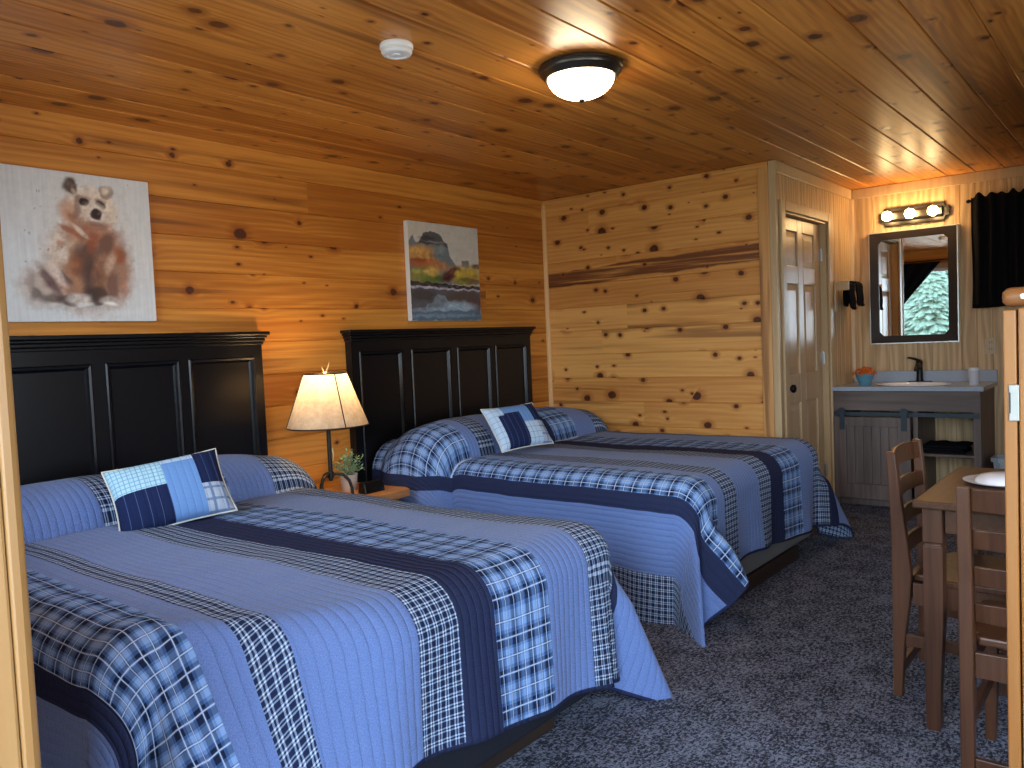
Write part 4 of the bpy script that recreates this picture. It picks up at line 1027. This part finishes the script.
def chair(label, loc, rotz, group):
    """local frame: back at y=0 facing -y (the seat runs to -y), width along x"""
    t = thing('dining_chair', label, 'chair', (0, 0, 0), group); w = .205
    def stile(x0, x1):
        # side outline (y, z): raked foot, thick at the seat, slimmer raked top
        fr_ = [(.018, 0), (.005, .20), (-.012, .34), (-.018, .44), (-.008, .55), (.012, .715), (.027, .862)]
        bk = [(.046, 0), (.045, .20), (.044, .34), (.044, .46), (.044, .60), (.050, .745), (.057, .865)]
        bm = B(); prism(bm, fr_ + bk[::-1], 'x', x0, x1); return finish('rear_leg', bm, 'dark_chair', t, bevel=.004)
    stile(-w, -w+.034); stile(w-.034, w)
    def yb(z): return -.008+(z-.55)*.115 if z > .55 else -.010
    for z0, z1 in ((.797, .858), (.693, .745), (.591, .642), (.487, .539)):
        bm = B(); nn = 10; W = w-.0345
        def f(i, s, z): 
            x = -W+2*W*i/nn; return (x, yb((z0+z1)/2)+.022*(1-(x/W)**2)+s + (z-(z0+z1)/2)*.1, z + (.006*(1-(x/W)**2) if z == z1 else 0))
        R = [[bm.verts.new(f(i, s, z)) for s, z in ((0.006, z0), (.020, z0), (.020, z1), (.006, z1))] for i in range(nn+1)]
        for A, Q in zip(R, R[1:]):
            for k in range(4): bm.faces.new((A[k], A[(k+1) % 4], Q[(k+1) % 4], Q[k]))
        bm.faces.new(R[0][::-1]); bm.faces.new(R[-1]); finish('back_slat', bm, 'dark_chair', t, bevel=.003)
    bm = B(); pr = [(-w+.036, -.02), (w-.036, -.02), (w-.03, -.06), (w+.004, -.075), (w+.010, -.37), (w-.02, -.385), (-w+.02, -.385), (-w-.010, -.37), (-w-.004, -.075), (-w+.03, -.06)]
    prism(bm, pr, 'z', .412, .436); finish('seat', bm, 'dark_chair', t, bevel=.006)
    bm = B()
    box(bm, -w+.0345, w-.0345, .0, .020, .335, .405); box(bm, -w+.0385, w-.0385, -.360, -.342, .335, .411); box(bm, -w+.006, -w+.024, -.335, -.022, .335, .411); box(bm, w-.024, w-.006, -.335, -.022, .335, .411)
    finish('seat_frame', bm, 'dark_chair', t, bevel=.002)
    for x0, x1 in ((-w, -w+.038), (w-.038, w)):
        bm = B(); prev = None
        for z, ins in ((.4115, 0), (.2, .002), (0, .009)):
            ring = [bm.verts.new((p, q, z)) for p, q in ((x0+ins*(x0 > 0), -.375), (x1-ins*(x0 < 0), -.375), (x1-ins*(x0 < 0), -.337-ins), (x0+ins*(x0 > 0), -.337-ins))]
            if prev:
                for k in range(4): bm.faces.new((prev[k], prev[(k+1) % 4], ring[(k+1) % 4], ring[k]))
            else: bm.faces.new(ring)
            prev = ring
        bm.faces.new(prev[::-1]); finish('front_leg', bm, 'dark_chair', t, bevel=.003)
    for s in (-1, 1): finish('stretcher', box(B(), s*(w-.017)-.009, s*(w-.017)+.009, -.336, .006, .185, .225), 'dark_chair', t, bevel=.002)
    finish('stretcher', box(B(), -w+.0345, w-.0345, .018, .036, .075, .115), 'dark_chair', t, bevel=.002)
    finish('stretcher', box(B(), -w+.0385, w-.0385, -.366, -.350, .150, .190), 'dark_chair', t, bevel=.002)
    t.location = loc; t.rotation_euler = (0, 0, rotz)
    return t
def copy_tree(o, parent=None):
    c = o.copy(); COL.objects.link(c); c.parent = parent
    for ch in [x for x in bpy.data.objects if x.parent == o]: copy_tree(ch, c)
    return c
ch = chair('dark wooden ladder-back chair seen side-on at left of the table before the vanity', (3.195, .700, 0), 0, 'ladder-back dining chairs')
c2 = copy_tree(ch); c2['label'] = 'dark wooden ladder-back chair at near end of table, partly behind the pine frame'
c2.location = (2.47, .232, 0); c2.rotation_euler = (0, 0, math.radians(90))
# white dish on the table
dx, dy = 3.17, .425
t_ = thing('covered_dish', 'white domed dish on plate lying on the dining table', 'dish', (dx, dy, TZ+.0005))
bm = B(); lathe(bm, [(0, 0), (.075, 0), (.12, .010), (.124, .013), (.118, .013), (.075, .005), (0, .005)], (dx, dy, TZ+.0005), 36); finish('plate', bm, 'ceramic', t_, smooth=50)
bm = B(); lathe(bm, [(.088, .0075), (.085, .018), (.070, .030), (.04, .037), (0, .039)], (dx, dy, TZ+.0005), 32); finish('dome', bm, 'ceramic', t_, smooth=180)

# ------------------------------------------------------------------ pine frame end at the right edge
t_ = thing('wooden_frame', 'bright pine frame with rounded top rail and steel plate at right edge', 'wooden frame', (1.8, .0, 0))
bm = B(); box(bm, 1.795, 1.84, .2175, .2395, 0, 1.322); finish('post', bm, 'frame_pine', t_, bevel=.003)
bm = B(); box(bm, 1.795, 1.85, .125, .2145, 0, 1.325); finish('post', bm, 'frame_pine', t_, bevel=.003)
bm = B(); box(bm, 1.795, 1.85, -.75, -.65, 0, 1.325); finish('post', bm, 'frame_pine', t_, bevel=.003)
bm = B(); lathe(bm, [(0, .2435), (.010, .242), (.0165, .236), (.0185, .228), (.0185, -.76), (.016, -.768), (0, -.771)], (1.822, 0, 1.3465), 20, 'y'); rl = finish('rail', bm, 'frame_pine_y', t_, smooth=50)
bm = B(); lathe(bm, [(0, -.0215), (.005, -.0205), (.006, -.0150), (0, -.0150)], (1.822, .207, 1.3465), 14, 'x'); finish('screw', bm, 'silver', rl, smooth=40)
finish('crossbar', box(B(), 1.805, 1.838, -.6495, .1245, .42, .50), 'frame_pine_y', t_, bevel=.004)
bm = B(); box(bm, 1.7905, 1.7945, .2135, .231, 1.110, 1.180); pl_ = finish('latch_plate', bm, 'steel', t_, bevel=.0015)
finish('slot', box(B(), 1.7895, 1.7902, .2275, .2295, 1.125, 1.165), 'slot', pl_)

# ------------------------------------------------------------------ window over the near bed (seen in the mirror)
def window(k, y0, y1, z0, z1, mull):
    w_ = struct(thing('window_%d' % k, None, None, ((xa+xb)/2, (y0+y1)/2, z0)))
    bm = B(); f = .045
    box(bm, xa+.03, xa+.08, y0, y0+f, z0, z1); box(bm, xa+.03, xa+.08, y1-f, y1, z0, z1); box(bm, xa+.03, xa+.08, y0+f, y1-f, z0, z0+f); box(bm, xa+.03, xa+.08, y0+f, y1-f, z1-f, z1)
    finish('window_frame', bm, 'white_plastic', w_)
    finish('pane', box(B(), xa+.052, xa+.056, y0+f, y1-f, z0+f, z1-f), 'glass', w_)
    bm = B()
    for a, b, c_, d in ((y0-.07, y0, z0-.07, z1+.07), (y1, y1+.07, z0-.07, z1+.07), (y0, y1, z1, z1+.07), (y0, y1, z0-.07, z0)): box(bm, xb+.0005, xb+.016, a, b, c_, d)
    finish('casing', bm, 'casing', w_)
window(1, WY0, WY1, WZ0, WZ1, 1)
window(2, W2Y0, W2Y1, .9, WZ1, 0)  # out of view, added only to let more daylight into the room
def tieback(label, ys, yc, z1, ztie, z0, xc):
    """panel hung from centre yc out to side ys, drawn back to the side at ztie"""
    nn = 60; bm = B()
    def f(i, j):
        s = i/nn; k = j/30; z = z1+(z0-z1)*k
        kt = (z1-ztie)/(z1-z0)
        edge = yc + (ys+(yc-ys)*.12-yc)*min(1, k/kt)**1.0 if k < kt else ys+(yc-ys)*(.12+.10*(k-kt)/(1-kt))
        y = ys + (edge-ys)*s
        return (xc + .014*math.sin(s*26)*(1-.3*k), y, z)
    gridmesh(bm, f, nn+1, 31)
    return tag(finish('tied_curtain', bm, 'black_cloth', None, (xc, ys, z0), smooth=180, solid=.003), label, 'curtain', 'tied-back curtains of the front window')
tieback('black curtain panel tied back diagonally, reflected at left of window in mirror', WY1+.10, 2.50, 2.215, 1.30, .95, XF+.045)
tieback('black curtain panel tied back, reflected as narrow strip at right of mirror', WY0-.10, 2.42, 2.215, 1.30, .95, XF+.045)
t_ = thing('front_curtain_rod', 'black rod above the front window carrying tied-back curtains, seen in the mirror', 'curtain rod', (XF+.045, 2.45, 2.23))
bm = B(); tube(bm, [(XF+.045, WY0-.16, 2.235), (XF+.045, WY1+.16, 2.235)], .007, 10); finish('rod', bm, 'rod_metal', t_)
for y in (WY0-.14, WY1+.14): finish('bracket', box(B(), XF+.0005, XF+.044, y-.006, y+.006, 2.218, 2.228), 'rod_metal', t_)

# ------------------------------------------------------------------ outdoors behind the photographer
struct(finish('ground', box(B(), -40, -5.5, -12, 20, -.5, -.25), 'grass'))
struct(finish('added_sky_blocker', box(B(), xa-1.3, xa-.002, YR-.6, YH+.6, 2.45, 2.55), 'front_pine'))  # unseen roof, added to keep high sky light off the near bed
struct(finish('porch_floor', box(B(), xa-2.3, xa-.002, YR-.6, YH+.6, -.2, -.03), 'night_wood'))
rs = random.Random(5)
for k, (tx, ty, th) in enumerate(((-7.0, 4.15, 3.6), (-8.6, 1.4, 5.0), (-12.5, 5.6, 7.0), (-19.5, 7.3, 9.5), (-20.0, 1.0, 8.6), (-12.5, 10.2, 6.4))):
    t_ = thing('conifer_tree', ('blue green conifer seen through the front window in the mirror'), 'tree', (tx, ty, -.25), 'conifers outside reflected in the mirror')
    bm = B(); lathe(bm, [(0, 0), (.12, 0), (.09, th*.4), (.02, th*.97), (0, th*.97)], (tx, ty, -.25), 10); finish('trunk', bm, 'bark', t_)
    bm = B(); 
    for q in range(900):
        f = rs.random()**.8; z = -.25+th*(.10+.88*f); rr = (1-f)*th*.30+.10; a = rs.uniform(0, 2*PI)
        d = Vector((math.cos(a), math.sin(a), rs.uniform(-.35, .1))); b0 = Vector((tx, ty, z)); tip = b0+d*rr; s_ = d.cross(Vector((0, 0, 1))).normalized()*(.10+.12*(1-f))
        m_ = b0+d*rr*.55
        v_ = [bm.verts.new(p) for p in (b0, m_+s_+Vector((0, 0, -.06)), tip+Vector((0, 0, -.10)), m_-s_+Vector((0, 0, -.06)))]; v5 = bm.verts.new(m_+Vector((0, 0, .06)))
        for i in range(4): bm.faces.new((v_[i], v_[(i+1) % 4], v5))
    finish('foliage', bm, 'needles', t_)

# ------------------------------------------------------------------ light: daylight outside, lamps inside
w = bpy.data.worlds.new('World'); S.world = w; w.use_nodes = True; nt = w.node_tree; bg = nt.nodes['Background']
tc = nt.nodes.new('ShaderNodeTexCoord'); sp = nt.nodes.new('ShaderNodeSeparateXYZ'); rp = nt.nodes.new('ShaderNodeValToRGB'); mr = nt.nodes.new('ShaderNodeMapRange')
mr.inputs[1].default_value = -1; mr.inputs[2].default_value = 1
nt.links.new(tc.outputs['Generated'], sp.inputs[0]); nt.links.new(sp.outputs[2], mr.inputs[0]); nt.links.new(mr.outputs[0], rp.inputs[0]); nt.links.new(rp.outputs[0], bg.inputs[0])
cr = rp.color_ramp; cr.elements[0].position = .0; cr.elements[0].color = (.52, .56, .56, 1); cr.elements[1].position = 1.0; cr.elements[1].color = (.50, .72, 1.0, 1)
for p_, c_ in ((.47, (.56, .60, .60, 1)), (.50, (.62, .76, .88, 1)), (.60, (.70, .85, 1.0, 1))):
    el = cr.elements.new(p_); el.color = c_
bg.inputs[1].default_value = WORLD
def portal(name, y0, y1, z0, z1):
    l = bpy.data.lights.new(name, 'AREA'); l.shape = 'RECTANGLE'; l.size = z1-z0; l.size_y = y1-y0
    l.cycles.is_portal = True
    o = bpy.data.objects.new(name, l); COL.objects.link(o); o.location = (xa-.02, (y0+y1)/2, (z0+z1)/2); o.rotation_euler = (0, -PI/2, 0)
l = bpy.data.lights.new('portal_right', 'AREA'); l.shape = 'RECTANGLE'; l.size = W3X1-W3X0; l.size_y = 1.95-W3Z0; l.cycles.is_portal = True
o = bpy.data.objects.new('portal_right', l); COL.objects.link(o); o.location = ((W3X0+W3X1)/2, YR-.17, (W3Z0+1.95)/2); o.rotation_euler = (PI/2, 0, 0)
portal('portal_window', WY0, WY1, WZ0, WZ1); portal('portal_door', OY0, OY1, 0, OZ); portal('portal_added_window', W2Y0, W2Y1, .9, WZ1)

# ------------------------------------------------------------------ camera (solved from the room's vanishing points)
cam = bpy.data.cameras.new('Camera'); co = bpy.data.objects.new('Camera', cam); COL.objects.link(co); S.camera = co
RX, RY, RZ = (.62607544, -.06650850, .77692095), (-.77855257, .00216556, .62757565), (-.04342158, -.99778351, -.05042456)
# rows: world axes in camera coordinates (x right, y down, z forward)
m = Matrix(((RX[0], -RX[1], -RX[2], 0), (RY[0], -RY[1], -RY[2], 0), (RZ[0], -RZ[1], -RZ[2], 1.30), (0, 0, 0, 1)))
co.matrix_world = m
cam.sensor_width = 36; cam.sensor_fit = 'HORIZONTAL'; cam.lens = 808.6335*36/1024; cam.clip_start = .02
S.view_settings.view_transform = 'Standard'; S.view_settings.look = 'None'; S.view_settings.exposure = 0.18; S.view_settings.gamma = 1; S.view_settings.use_curve_mapping = False
S.cycles.use_denoising = True; S.cycles.max_bounces = 10; S.cycles.diffuse_bounces = 5; S.cycles.transparent_max_bounces = 8
S.cycles.sample_clamp_indirect = 8.0; S.cycles.use_light_tree = True
